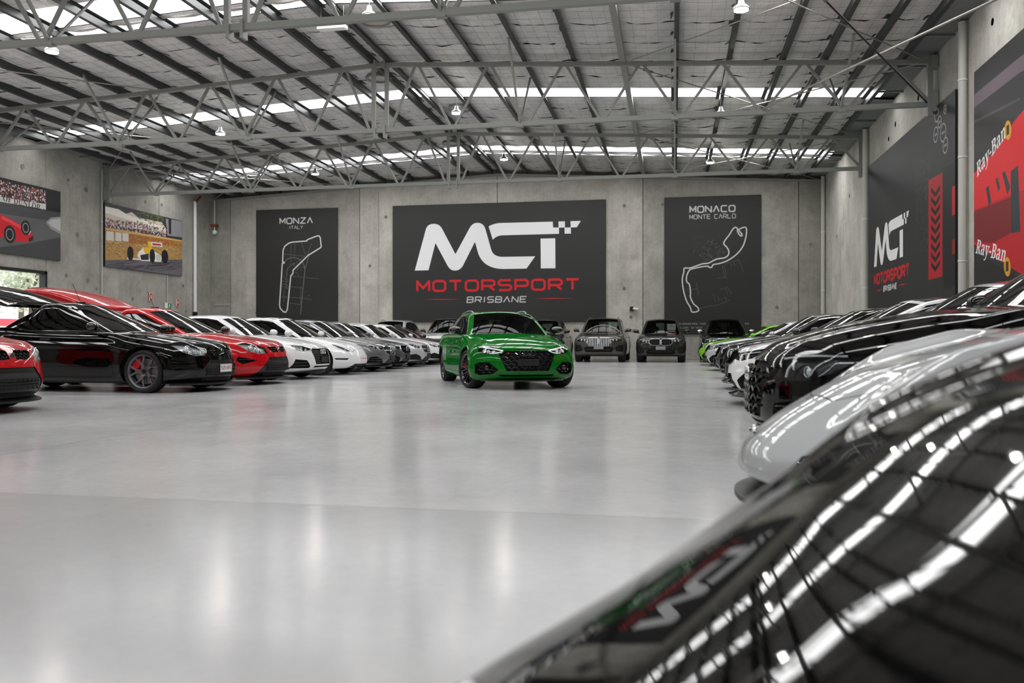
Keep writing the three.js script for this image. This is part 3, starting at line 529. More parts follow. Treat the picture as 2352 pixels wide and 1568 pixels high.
      if (q.slats) for (let i = 1; i <= q.slats; i++) { const y = mix(lo[1], hi[1], i / (q.slats + 1)), sp2 = span(y); if (!sp2 || sp2[1] - sp2[0] < 0.05) continue; const n = 8, gs = []; for (let k = 0; k < n; k++) { const x0 = mix(sp2[0], sp2[1], k / n), x1 = mix(sp2[0], sp2[1], (k + 1) / n); gs.push(bar(V(x0, y, zAt(x0, y) - set), V(x1, y, zAt(x1, y) - set), q.slatH ?? 0.014, 0.02)); } mesh('slat', gs, q.slatMat ?? C.gloss, r.m); }
      if (q.bars) for (let i = 0; i < q.bars; i++) { const x = mix(lo[0], hi[0], (i + 0.5) / q.bars), v2 = spanV(x); if (!v2) continue; mesh('slat', bar(V(x, v2[0], zAt(x, v2[0]) - set), V(x, v2[1], zAt(x, v2[1]) - set), q.barW ?? 0.016, 0.03), q.slatMat ?? C.satin, r.m); }
      if (q.hex) { const h = q.hex, gs = []; let row = 0; for (let y = lo[1] - h; y < hi[1] + h; y += h * 0.78, row++) for (let x = lo[0] - h; x < hi[0] + h; x += h * 1.5) { const xx = x + (row % 2) * h * 0.75; const c = [0, 1, 2, 3].map((k) => [xx + [-0.75, -0.25, 0.25, 0.75][k] * h, y + [0, 0.39, 0.39, 0][k] * h]); for (let k = 0; k < 3; k++) { const a = c[k], b = c[k + 1]; if (inP(...a) && inP(...b)) gs.push(bar(V(a[0], a[1], zAt(...a) - set), V(b[0], b[1], zAt(...b) - set), q.hexT ?? 0.01, 0.025)); } } if (gs.length) { const hm = mesh('grille_mesh', gs, q.hexMat ?? C.gloss, r.m); hm.userData.kind = 'stuff'; } }
      clean(r.m);
    }
  }
  for (const q of S.side ?? []) for (const s of [-1, 1]) { const r = opening(q.name, 'side', q.poly, q.depth ?? 0.02, q.mat ?? C.dark, s); if (r) clean(r.m); }
  if (S.tailLamp !== false) for (const s of [-1, 1]) { const P = (S.tailPoly ?? [[hw - 0.42, 0.72], [hw + 0.1, 0.74], [hw + 0.1, 0.88], [hw - 0.42, 0.86]]).map(([x, y]) => [x * s, y]); const [inn] = take('rear', P); if (inn.length) add('tail_light', skinGeo(inn), C.tail); }
  // lower skirt in black plastic
  if (S.skirt) { const gs = []; for (const [kind, P, s] of [['front', [[-hw, 0], [hw, 0], [hw, S.skirt], [-hw, S.skirt]], 1], ['side', [[0, 0], [L, 0], [L, S.skirt], [0, S.skirt]], 1], ['side', [[0, 0], [L, 0], [L, S.skirt], [0, S.skirt]], -1]]) { const [inn] = take(kind, P, s); if (inn.length) gs.push(skinGeo(inn)); } if (gs.length) add('skirt', gs, S.skirtMat ?? C.plastic); }
  if (S.lip) { const n = 26, pts = []; for (let i = 0; i <= n; i++) { const a = mix(-1, 1, i / n), x = a * hw * (S.lip.w ?? 0.93), z = zN - nose(0.05) - sw * Math.pow(Math.abs(a), sp) * 0.98 + S.lip.out; pts.push([x, z]); } const gs = []; for (let i = 0; i < n; i++) { const [x0, z0] = pts[i], [x1, z1] = pts[i + 1], g = new THREE.BufferGeometry(), y0 = S.lip.y, y1 = y0 + 0.022, d = 0.14; g.setAttribute('position', new THREE.Float32BufferAttribute([x0, y0, z0, x1, y0, z1, x1, y1, z1, x0, y0, z0, x1, y1, z1, x0, y1, z0, x0, y1, z0, x1, y1, z1, x1, y1 + 0.03, z1 - d, x0, y1, z0, x1, y1 + 0.03, z1 - d, x0, y1 + 0.03, z0 - d, x0, y0, z0, x1, y0, z1 - d, x1, y0, z1, x0, y0, z0, x0, y0, z0 - d, x1, y0, z1 - d], 3)); g.computeVertexNormals(); gs.push(g); } add('splitter', gs, S.lip.mat ?? C.gloss); }
  // shut lines
  const seams = [];
  const seam = (kind, pts, s = 1, w = 0.006) => { for (let i = 0; i + 1 < pts.length; i++) { const [x0, y0] = pts[i], [x1, y1] = pts[i + 1], l = Math.hypot(x1 - x0, y1 - y0) || 1, nx = -(y1 - y0) / l * w / 2, ny = (x1 - x0) / l * w / 2; const [inn] = take(kind, [[x0 + nx, y0 + ny], [x1 + nx, y1 + ny], [x1 - nx, y1 - ny], [x0 - nx, y0 - ny]], s); if (inn.length) seams.push(skinGeo(moved(inn, (v) => [-v[3] * 0.005, -v[4] * 0.005, -v[5] * 0.005]))); } };
  const cab = S.cab, belt = top_(cab ? cab.f1 : 2) - 0.02;
  if (S.hoodLine) { const P = S.hoodLine; seam('top', [...P.map(([x, u]) => [-x, u]).reverse(), ...P]); }
  for (const s of [-1, 1]) for (const pts of S.doors ?? []) seam('side', pts, s);
  if (seams.length) { const m = add('shut_line', seams, C.dark); m.userData.kind = 'stuff'; }
  add('body', skinGeo(body), paintM);
  // cabin
  if (cab) {
    const cu0 = curve(cab.wind ?? [[0, cab.f0], [0.5, mix(cab.f0, cab.f1, 0.5) - 0.03], [1, cab.f1]]), cr = curve(cab.back ?? [[0, cab.r0], [0.5, mix(cab.r0, cab.r1, 0.5) + 0.05], [1, cab.r1]]), roof = curve(cab.roof ?? [[-1, cab.h - 0.09], [-0.3, cab.h - 0.005], [0.3, cab.h], [1, cab.h - 0.045]]), y0 = cab.y0 ?? belt - 0.07;
    const cmap = (a, b, c) => { const aa = Math.abs(a), f = cu0(b) + (cab.bow ?? 0.16) * Math.pow(aa, 2.2), r = cr(b) - 0.14 * Math.pow(aa, 2.4), u = (f + r) / 2 - c * (r - f) / 2, hwid = mix(cab.w0, cab.w1, Math.pow(b, 1.25)) * (1 - 0.1 * Math.pow(Math.max(0, -c), 2.5) - 0.03 * Math.pow(Math.max(0, c), 2)), yt = roof(c) - (cab.crown ?? 0.05) * aa * aa; return [a * hwid, y0 + b * (yt - y0), zN - u]; };
    let skin = skinBox([cab.w0 * 2, cab.h - y0, (cab.r0 - cab.f0) * 0.8], 0.085, S.low ? [16, 10, 28] : [26, 16, 48], cmap);
    const frameSkin = skin;
    const grab = (key, poly, ok) => { const [i, r] = cut(skin, key, poly, ok); skin = r; return i; };
    const ws = grab((v) => [v[6], v[7]], [[-0.9, 0.02], [0.9, 0.02], [0.87, 0.955], [-0.87, 0.955]], (t) => t.every((v) => v[8] > 0.6 && v[5] > 0.15));
    const rw = cab.rear === false ? [] : grab((v) => [v[6], v[7]], [[-0.82, 0.22], [0.82, 0.22], [0.78, 0.93], [-0.78, 0.93]], (t) => t.every((v) => v[8] < -0.6 && v[5] < -0.1));
    const glass = cab.glass ?? C.glass, sg = cab.sideGlass ?? C.tint;
    const thick = (list) => skinGeo(moved(list, (v) => [-v[3] * 0.004, -v[4] * 0.004, -v[5] * 0.004]));
    if (ws.length) add('windshield', thick(ws), glass);
    if (rw.length) add('rear_window', thick(rw), cab.rearGlass ?? sg);
    const wins = cab.windows ?? [[[0.93, 0.1], [0.82, 0.86], [0.06, 0.88], [0.06, 0.1]], [[0.0, 0.1], [0.0, 0.88], [-0.6, 0.84], [-0.82, 0.3], [-0.8, 0.1]]];
    for (const s of [-1, 1]) {
      if (cab.trim) { const all = cab.trimPoly ?? [[0.965, 0.06], [0.845, 0.905], [0.0, 0.925], [-0.63, 0.885], [-0.87, 0.3], [-0.85, 0.055]]; const tr = grab((v) => [v[8], v[7]], all, (t) => t.every((v) => v[6] * s > 0.5 && v[3] * s > 0.3)); const inner = all.map(([c, b]) => [c * 0.975 - 0.003, clamp((b - 0.5) * 0.94 + 0.5, 0, 1)]); const [mid, ring] = cut(tr, (v) => [v[8], v[7]], inner); if (ring.length) add('window_trim', skinGeo(moved(ring, (v) => [v[3] * 0.003, v[4] * 0.003, v[5] * 0.003])), cab.trim); const pil = cut(mid, (v) => [v[8], v[7]], [[-9, -9], [9, -9], [9, 9], [-9, 9]])[0]; let left = pil; for (const wn of wins) { const [gi, lo] = cut(left, (v) => [v[8], v[7]], wn); left = lo; if (gi.length) add('side_window', thick(gi), sg); } if (left.length) add('pillar_trim', skinGeo(left), C.gloss); }
      else for (const wn of wins) { const gi = grab((v) => [v[8], v[7]], wn, (t) => t.every((v) => v[6] * s > 0.5 && v[3] * s > 0.3)); if (gi.length) add('side_window', thick(gi), sg); }
    }
    if (cab.roofMat) { const rf = grab((v) => [v[6], v[8]], [[-0.86, -0.8], [0.86, -0.8], [0.86, 0.9], [-0.86, 0.9]], (t) => t.every((v) => v[7] > 0.93)); if (rf.length) add('roof_panel', skinGeo(rf), cab.roofMat); }
    add('cabin_frame', skinGeo(skin), cab.frameMat ?? paintM);
    add('headliner', skinGeo(moved(skin, (v) => [-v[3] * 0.022, -v[4] * 0.022, -v[5] * 0.022]), true), C.headliner);
    // inside
    const zc = zN - cab.f1 - 0.12, sy = y0 - 0.3;
    add('dashboard', [rbox(cab.w0 * 1.55, 0.2, 0.5, 0.07, 0, belt - 0.09, zN - cab.f0 - 0.55)], C.leather);
    for (const s of [-1, 1]) { const sx = s * 0.36; const seat = add('seat', [rbox(0.5, 0.72, 0.16, 0.07, 0, 0, 0).rotateX(-0.18).translate(sx, y0 + 0.02, zc - 0.62), rbox(0.5, 0.16, 0.5, 0.06, sx, y0 - 0.36, zc - 0.36)], C.leather); mesh('headrest', rbox(0.27, 0.19, 0.1, 0.045, sx, Math.min(cab.h - 0.2, y0 + 0.42), zc - 0.69), C.leather, seat); }
    if (cab.r1 - cab.f1 > 1.0) { const zs = zN - cab.r1 + 0.05; add('rear_seat', [rbox(1.15, 0.5, 0.16, 0.06, 0, y0 - 0.02, zs), rbox(0.24, 0.14, 0.09, 0.04, 0.32, y0 + 0.29, zs), rbox(0.24, 0.14, 0.09, 0.04, -0.32, y0 + 0.29, zs)], C.leather); }
    add('steering_wheel', new THREE.TorusGeometry(0.18, 0.016, 8, 28).rotateX(-0.45).translate(-0.36, belt + 0.05, zN - cab.f0 - 0.72), C.leather);
    add('cabin_floor', box(cab.w0 * 1.7, 0.02, cab.r1 - cab.f0, 0, y0 - 0.45, zN - (cab.r1 + cab.f0) / 2), C.dark);
    for (const s of [-1, 1]) add('wiper', bar(V(s * 0.32 + 0.25, belt + 0.03, zN - cab.f0 - 0.06), V(s * 0.32 - 0.3, belt + 0.015, zN - cab.f0 + 0.0), 0.008, 0.01), C.dark);
    // door mirrors
    const mu = cab.mirrorU ?? cab.f0 + 0.42, my = belt + (cab.mirrorY ?? 0.07);
    for (const s of [-1, 1]) { const g = new THREE.SphereGeometry(1, 18, 12), p = g.attributes.position; for (let i = 0; i < p.count; i++) { let x = p.getX(i), y = p.getY(i), z = p.getZ(i); if (z < -0.25) z = -0.25; y = Math.sign(y) * Math.pow(Math.abs(y), 0.8); p.setXYZ(i, x * 0.115, y * 0.074, z * 0.1); } g.computeVertexNormals(); const hwU = hw * plan(mu) - 0.02; const m = add('wing_mirror', g.translate(s * (hwU + 0.075), my, zN - mu), S.mirror ?? paintM); mesh('stalk', bar(V(s * (hwU - 0.06), my - 0.07, zN - mu - 0.01), V(s * (hwU + 0.06), my - 0.04, zN - mu), 0.05, 0.03), C.gloss, m); mesh('mirror_glass', disc(1, 0.004, 0, 0, 0, 'z', 20).scale(0.1, 0.062, 1).translate(s * (hwU + 0.075), my, zN - mu - 0.03), C.mirrorGlass, m); }
    if (S.rails) for (const s of [-1, 1]) { const c3 = []; for (let i = 0; i <= 14; i++) { const c = mix(0.86, -0.72, i / 14), q = cmap(s * 0.84, 0.975, c), e = Math.min(i, 14 - i); c3.push(V(q[0], q[1] + (e === 0 ? -0.015 : e === 1 ? 0.03 : 0.042), q[2])); } add('roof_rail', new THREE.TubeGeometry(new THREE.CatmullRomCurve3(c3), 44, 0.015, 8), C.satin); }
    if (S.antenna) add('antenna', [rod(V(0, cab.h - 0.01, zN - S.antenna), V(0, cab.h + 0.34, zN - S.antenna - 0.16), 0.005, 6), rbox(0.07, 0.03, 0.16, 0.014, 0, cab.h + 0.002, zN - S.antenna)], C.dark);
  }
  for (const s of [-1, 1]) for (const [u, y] of S.handles ?? []) { const z = zN - u, b = (y - yb(u)) / (top_(u) - yb(u)); const x = hw * plan(u) * sect(clamp(b, 0, 1)) + 0.02; add('door_handle', rbox(0.03, 0.03, 0.2, 0.012, s * x, y, z), S.handleMat ?? paintM); }
  // number plate and badges
  if (S.plate) { const [x, y, mat] = S.plate, z = Math.max(zAt(-0.15, y), zAt(0.15, y)) + 0.012; const m = add('number_plate', new THREE.BoxGeometry(0.37, 0.135, 0.008).translate(x, y, z), mat ?? C.plate); m.userData.label = S.plateLabel ?? 'plate on the bumper'; }
  if (S.badge) { const [kind, y, sc = 1, d = 0.01] = S.badge, p = emblemAt(0, y, d); const gs = []; if (kind === 'rings') for (let i = 0; i < 4; i++) gs.push(new THREE.TorusGeometry(0.045 * sc, 0.0075 * sc, 8, 24).translate((i - 1.5) * 0.062 * sc, 0, 0)); if (kind === 'star') { gs.push(new THREE.TorusGeometry(0.09 * sc, 0.008 * sc, 8, 28)); for (let i = 0; i < 3; i++) { const a = Math.PI / 2 + i * 2.0944; gs.push(bar(V(0, 0, 0), V(Math.cos(a) * 0.088 * sc, Math.sin(a) * 0.088 * sc, 0), 0.018 * sc, 0.01)); } } if (kind === 'round') gs.push(disc(0.042 * sc, 0.012, 0, 0, 0, 'z', 24)); if (gs.length) add('emblem', join(gs).rotateX(S.badgeTilt ?? 0).translate(p.x, p.y, p.z), S.badgeMat ?? C.chrome); }
  // wheels
  const wp = wheelParts(S.wheel ?? {}, R, S.tw ?? 0.255), rimM = S.rim ?? C.alloy;
  for (const s of [-1, 1]) for (const u of [uF, uR]) {
    const w = mesh('wheel', wp.rim, rimM, o); w.position.set(s * (hw - (S.tw ?? 0.255) / 2 - 0.012 + (S.wheelOut ?? 0)), R, zN - u); w.rotation.y = (s < 0 ? Math.PI : 0) + (u === uF ? S.steer ?? 0 : 0);
    mesh('tyre', wp.tyre, C.tyre, w); mesh('hub_cap', wp.cap, C.gloss, w); mesh('brake_disc', wp.brake, C.brake, w);
    const cal = mesh('brake_caliper', wp.cal, S.caliper ?? C.gunmetal, w); cal.rotation.x = (u === uF ? 0.9 : 2.2) * 1;
  }
  add('underbody', box(wid * 0.66, 0.08, L * 0.78, 0, (S.low0 ?? 0.2) + 0.02, 0), C.dark);
  S.extra?.(o, { add, zAt, zN, hw, top_, belt, emblemAt });
  return o;
}
function place(car, noseX, D, heading, label, grp, S) { // puts the middle of the car's nose at (noseX, D)
  const h = heading * Math.PI / 180, c = S.L / 2; car.position.set(noseX - Math.sin(h) * c, 0, -D - Math.cos(h) * c); car.rotation.y = h; return top(car, label, 'car', grp);
}
// ---------------------------------------------------------------- the cars
const rect = (x0, x1, y0, y1) => [[x0, y0], [x1, y0], [x1, y1], [x0, y1]];
const oval = (cx, cy, rx, ry, n = 20, p = 2) => { const P = []; for (let i = 0; i < n; i++) { const a = i / n * 6.2832, c = Math.cos(a), s = Math.sin(a); P.push([cx + Math.sign(c) * Math.pow(Math.abs(c), 2 / p) * rx, cy + Math.sign(s) * Math.pow(Math.abs(s), 2 / p) * ry]); } return P; };
const plateTex = (text, ink) => std(0xffffff, 0.5, 0, { map: canvasTex(256, 96, (g, w, h) => { g.fillStyle = '#e6e6e2'; g.fillRect(0, 0, w, h); g.strokeStyle = ink; g.lineWidth = 3; g.strokeRect(5, 5, w - 10, h - 10); g.fillStyle = ink; g.font = 'bold 62px sans-serif'; g.textAlign = 'center'; g.textBaseline = 'middle'; if (text) g.fillText(text, w / 2, h / 2 - 2); else for (let i = 0; i < 6; i++) g.fillRect(34 + i * 34, 30, 20, 34); }) });
const NOSE = [[0, 0.12], [0.12, 0.045], [0.32, 0.0], [0.6, 0.012], [0.8, 0.045], [0.93, 0.095], [1, 0.16]];
// green estate
const GREEN = {
  name: 'estate_car', L: 4.78, W: 1.87, wb: 2.83, foh: 0.92, R: 0.34, tw: 0.27, paint: PAINT.green, sweep: 0.4, sp: 2.6, ridge: 0.012, flare: 0.04, crease: 0.016,
  top: [[0, 0.64], [0.1, 0.7], [0.25, 0.764], [0.45, 0.822], [0.7, 0.872], [1.0, 0.922], [1.3, 0.966], [1.6, 0.98], [2.0, 0.985], [3.4, 1.0], [4.4, 1.02], [4.78, 0.98]], nose: NOSE, lit: true,
  cab: { f0: 1.3, f1: 2.05, r1: 4.1, r0: 4.62, w0: 0.81, w1: 0.635, h: 1.43, glass: glassOf(0xb6c0ba, 0.22), sideGlass: glassOf(0x5e6462), rearGlass: glassOf(0xaab4b0), trim: C.gloss, roof: [[-1, 1.35], [-0.3, 1.405], [0.3, 1.43], [1, 1.395]], windows: [[[0.93, 0.1], [0.83, 0.86], [0.3, 0.88], [0.3, 0.1]], [[0.26, 0.1], [0.26, 0.88], [-0.28, 0.87], [-0.28, 0.1]], [[-0.32, 0.12], [-0.32, 0.86], [-0.72, 0.82], [-0.86, 0.2], [-0.84, 0.12]]], trimPoly: [[0.965, 0.06], [0.845, 0.905], [0.2, 0.925], [-0.75, 0.87], [-0.92, 0.2], [-0.9, 0.06]] },
  lamp: { poly: [[0.5, 0.665], [0.62, 0.612], [0.9, 0.606], [1.16, 0.64], [1.2, 0.7], [1.14, 0.755], [0.86, 0.73], [0.6, 0.692]], eyes: [[0.78, 0.66, 0.026], [0.92, 0.668, 0.026], [1.04, 0.68, 0.026]], strips: [[[[0.56, 0.685], [0.75, 0.708], [0.95, 0.728], [1.1, 0.738]], 0.011, 1], [[[0.58, 0.672], [0.68, 0.64], [0.86, 0.632]], 0.007, 1], [[[1.02, 0.73], [0.99, 0.69], [1.0, 0.645]], 0.008, 1]] },
  front: [
    { name: 'grille', half: [[0.36, 0.665], [0.49, 0.6], [0.37, 0.325]], depth: 0.05, hex: 0.075, hexT: 0.011, set: 0.012 },
    { name: 'air_intake', pair: [[0.5, 0.345], [0.64, 0.47], [0.8, 0.47], [0.86, 0.44], [0.86, 0.29], [0.78, 0.255], [0.6, 0.27]], depth: 0.07, hex: 0.06, hexT: 0.009, set: 0.045 },
    { name: 'lower_intake', half: [[0.5, 0.262], [0.46, 0.235]], depth: 0.05 },
    { name: 'bonnet_slot', half: [[0.4, 0.692], [0.385, 0.684]], depth: 0.02 },
  ],
  hoodLine: [[0.42, 0.14], [0.62, 0.34], [0.74, 0.8], [0.76, 1.3]], doors: [[[1.4, 0.3], [1.42, 0.95]], [[2.5, 0.2], [2.5, 0.97]], [[3.45, 0.45], [3.5, 0.97]], [[1.45, 0.27], [3.3, 0.27]]], handles: [[2.3, 0.8], [3.28, 0.82]],
  lip: { y: 0.145, out: 0.02, w: 0.8 }, badge: ['rings', 0.63, 1, 0.02], badgeMat: C.gloss, rim: C.blackRim, wheel: { n: 10, kind: 'twin', rim: 0.78 }, caliper: C.caliper, mirror: C.gloss, rails: true, steer: 0.28,
  extra: (o, k) => {
    const z = k.zAt(0, 0.47) + 0.012, p = mesh('plate_holder', rbox(0.37, 0.115, 0.014, 0.004, 0, 0.47, z), C.plastic, o); for (const [x, y] of [[-0.1, 0.025], [0.1, 0.025], [-0.1, -0.025], [0.1, -0.025]]) mesh('plate_slot', box(0.035, 0.012, 0.006, x, 0.47 + y, z + 0.007), C.dark, p);
    mesh('red_badge', rbox(0.03, 0.025, 0.012, 0.004, -0.33, 0.625, k.zAt(-0.33, 0.625) + 0.01), C.red, o);
    for (const s of [-1, 1]) mesh('sensor_eye', [disc(0.05, 0.03, s * 0.68, 0.38, k.zAt(s * 0.68, 0.38) - 0.02, 'z', 20), new THREE.SphereGeometry(0.04, 14, 10).scale(1, 1, 0.4).translate(s * 0.68, 0.38, k.zAt(s * 0.68, 0.38) - 0.005)], C.gloss, o);
  },
};
// muscle saloon and utes with twin nostrils
const MUSCLE = {
  name: 'saloon_car', L: 4.98, W: 1.9, wb: 2.92, foh: 0.93, R: 0.348, tw: 0.265, paint: PAINT.red, sweep: 0.46, sp: 2.5, ridge: 0.03, ridgeAt: 0.7, flare: 0.045, crease: 0.014,
  top: [[0, 0.7], [0.1, 0.755], [0.3, 0.82], [0.7, 0.89], [1.2, 0.965], [1.5, 1.0], [2.0, 1.005], [3.4, 1.03], [4.5, 1.06], [4.98, 1.0]], nose: [[0, 0.1], [0.12, 0.035], [0.3, 0.0], [0.6, 0.03], [0.8, 0.06], [0.93, 0.11], [1, 0.17]],
  cab: { f0: 1.36, f1: 2.2, r1: 3.35, r0: 4.3, w0: 0.82, w1: 0.6, h: 1.475, sideGlass: glassOf(0x1a1c1d), windows: [[[0.93, 0.1], [0.8, 0.86], [0.0, 0.88], [0.0, 0.1]], [[-0.05, 0.1], [-0.05, 0.88], [-0.55, 0.84], [-0.82, 0.25], [-0.8, 0.1]]] },
  lamp: { poly: [[0.5, 0.605], [0.78, 0.588], [1.06, 0.645], [1.32, 0.765], [1.31, 0.81], [1.0, 0.79], [0.58, 0.712]], mat: C.silverLamp, depth: 0.05, eyes: [[0.98, 0.705, 0.055], [0.8, 0.67, 0.036], [0.68, 0.65, 0.03]] },
  front: [
    { name: 'grille', pair: [[0.05, 0.625], [0.05, 0.72], [0.1, 0.735], [0.32, 0.725], [0.35, 0.7], [0.28, 0.635], [0.2, 0.615]], depth: 0.05, hex: 0.045, hexT: 0.007, set: 0.02 },
    { name: 'bumper_panel', half: [[0.36, 0.53], [0.5, 0.4], [0.66, 0.175]], depth: 0.014, mat: C.plastic },
    { name: 'air_intake', pair: [[0.62, 0.475], [0.9, 0.54], [0.93, 0.47], [0.86, 0.4]], depth: 0.06 },
  ],
  side: [{ name: 'fender_vent', poly: [[1.32, 0.72], [1.55, 0.75], [1.5, 0.67], [1.36, 0.66]], depth: 0.014, mat: C.plastic }],
  hoodLine: [[0.38, 0.16], [0.6, 0.4], [0.74, 0.9], [0.78, 1.34]], doors: [[[1.45, 0.3], [1.45, 0.98]], [[2.62, 0.2], [2.64, 1.0]], [[3.5, 0.5], [3.55, 1.0]], [[1.5, 0.26], [3.2, 0.26]]], handles: [[2.42, 0.86], [3.3, 0.87]],
  lip: { y: 0.12, out: 0.045, w: 0.95, mat: C.plastic }, badge: ['round', 0.675, 0.8, 0.015], rim: C.gunmetal, wheel: { n: 5, kind: 'fork', rim: 0.76, turn: 0.3 }, caliper: C.caliper, mirror: C.gloss,
  extra: (o, k) => {
    const slot = (y0, y1, w0, w1, nm) => { const n = 10, gs = []; for (let i = 0; i < n; i++) { const t0 = mix(-1, 1, i / n), t1 = mix(-1, 1, (i + 1) / n), m = (y0 + y1) / 2; gs.push(bar(V(t0 * w0, m, k.zAt(t0 * w0, m) - 0.012), V(t1 * w0, m, k.zAt(t1 * w0, m) - 0.012), y1 - y0, 0.012)); } return mesh(nm, gs, C.dark, o); };
    slot(0.465, 0.515, 0.34, 0.4, 'upper_slot'); slot(0.18, 0.235, 0.46, 0.5, 'lower_slot'); slot(0.265, 0.4, 0.44, 0.5, 'mesh_panel');
    const gs = []; for (let y = 0.275; y < 0.4; y += 0.035) for (let i = 0; i < 12; i++) { const x0 = mix(-0.44, 0.44, i / 12), x1 = mix(-0.44, 0.44, (i + 1) / 12); gs.push(bar(V(x0, y, k.zAt(x0, y) - 0.002), V(x1, y, k.zAt(x1, y) - 0.002), 0.01, 0.014)); } for (let i = 0; i < 12; i++) { const x = mix(-0.42, 0.42, i / 11); gs.push(bar(V(x, 0.268, k.zAt(x, 0.268) - 0.002), V(x, 0.395, k.zAt(x, 0.395) - 0.002), 0.008, 0.012)); }
    mesh('grille_mesh', gs, C.plastic, o);
    for (const s of [-1, 1]) { mesh('vent_fin', bar(V(s * 0.66, 0.478, k.zAt(s * 0.66, 0.478) - 0.005), V(s * 0.9, 0.48, k.zAt(s * 0.9, 0.48) - 0.005), 0.02, 0.03), C.gloss, o); }
  },
};
const UTE = {
  ...MUSCLE, name: 'utility_car', L: 5.08, wb: 3.0, antenna: 2.75,
  top: [[0, 0.7], [0.1, 0.755], [0.3, 0.82], [0.7, 0.89], [1.2, 0.965], [1.5, 1.0], [2.0, 1.005], [3.2, 1.05], [3.6, 1.09], [4.7, 1.1], [5.08, 1.06]],
  cab: { f0: 1.36, f1: 2.45, r1: 3.3, r0: 4.0, w0: 0.83, w1: 0.61, h: 1.5, sideGlass: glassOf(0x16181a), rear: false, windows: [[[0.93, 0.12], [0.72, 0.84], [-0.2, 0.87], [-0.2, 0.12]], [[-0.28, 0.12], [-0.28, 0.87], [-0.44, 0.8], [-0.62, 0.4], [-0.58, 0.12]]] },
  doors: [[[1.45, 0.3], [1.45, 0.98]], [[2.92, 0.2], [2.94, 1.02]], [[1.5, 0.26], [2.9, 0.26]]], handles: [[2.68, 0.86]],
};
function tonneau(S, o, tilt, lift) { // the raised bed cover, hinged behind the cab
  const map = (a, b, c) => { const u = (1 - c) / 2 * 1.75, aa = Math.abs(a); return [a * (0.86 - 0.05 * Math.pow(u / 1.75, 3)), b * 0.1 + (0.11 * Math.sin(Math.min(1, u / 1.75) * Math.PI * 0.9) - 0.07 * aa * aa * aa) * b, -u + 0.12 * aa * aa * (c > 0 ? 0 : 1) * -c]; };
  const sk = skinBox([1.72, 0.12, 1.95], 0.05, [24, 2, 30], map), t = mesh('tonneau_cover', skinGeo(sk), S.paint, o);
  t.position.set(0, lift, S.L / 2 - 3.5); t.rotation.x = tilt;
  for (const s of [-1, 1]) mesh('gas_strut', rod(V(s * 0.72, 0.02, -0.9), V(s * 0.78, -0.5 - lift * 0.1, -0.55), 0.012, 6), C.dark, t);
  mesh('cover_frame', [box(1.5, 0.03, 0.06, 0, -0.005, -0.5), box(1.5, 0.03, 0.06, 0, -0.005, -1.2)], C.dark, t);
}
// white saloon with the four rings
const RINGS = {
  ...GREEN, name: 'saloon_car', L: 4.72, paint: PAINT.white, flare: 0.015, rails: false, steer: 0, lit: false, mirror: undefined, rim: C.alloy, wheel: { n: 5, kind: 'twin' }, caliper: C.gunmetal, tw: 0.245, extra: undefined,
  cab: { f0: 1.3, f1: 2.08, r1: 3.4, r0: 4.35, w0: 0.8, w1: 0.61, h: 1.42, trim: C.gloss, sideGlass: glassOf(0x3a3f40) },
  lamp: { poly: [[0.5, 0.66], [0.6, 0.618], [0.88, 0.61], [1.08, 0.635], [1.22, 0.745], [0.9, 0.73], [0.6, 0.695]], eyes: [[0.74, 0.655, 0.028], [0.9, 0.668, 0.03]], strips: [[[[0.54, 0.665], [0.62, 0.632], [0.8, 0.628]], 0.01, 1], [[[1.14, 0.73], [1.06, 0.66], [0.98, 0.635]], 0.012, 1], [[[0.84, 0.715], [1.0, 0.72], [1.12, 0.735]], 0.008, 1]] },
  front: [
    { name: 'grille', half: [[0.4, 0.67], [0.44, 0.6], [0.37, 0.33]], depth: 0.05, slats: 8, slatH: 0.012, set: 0.006, mat: C.dark },
    { name: 'air_intake', pair: [[0.5, 0.275], [0.55, 0.34], [0.6, 0.42], [0.82, 0.445], [0.9, 0.25], [0.52, 0.25]], depth: 0.05, slats: 2, set: 0.03 },
    { name: 'lower_intake', half: [[0.38, 0.295], [0.42, 0.26]], depth: 0.04 },
  ],
  doors: [[[1.4, 0.3], [1.42, 0.95]], [[2.5, 0.2], [2.5, 0.97]], [[3.4, 0.5], [3.45, 0.97]]], lip: { y: 0.15, out: -0.02, w: 0.9, mat: C.plastic }, badge: ['rings', 0.6, 1, 0.018], badgeMat: C.chrome, plate: [0, 0.43, C.plastic],
};
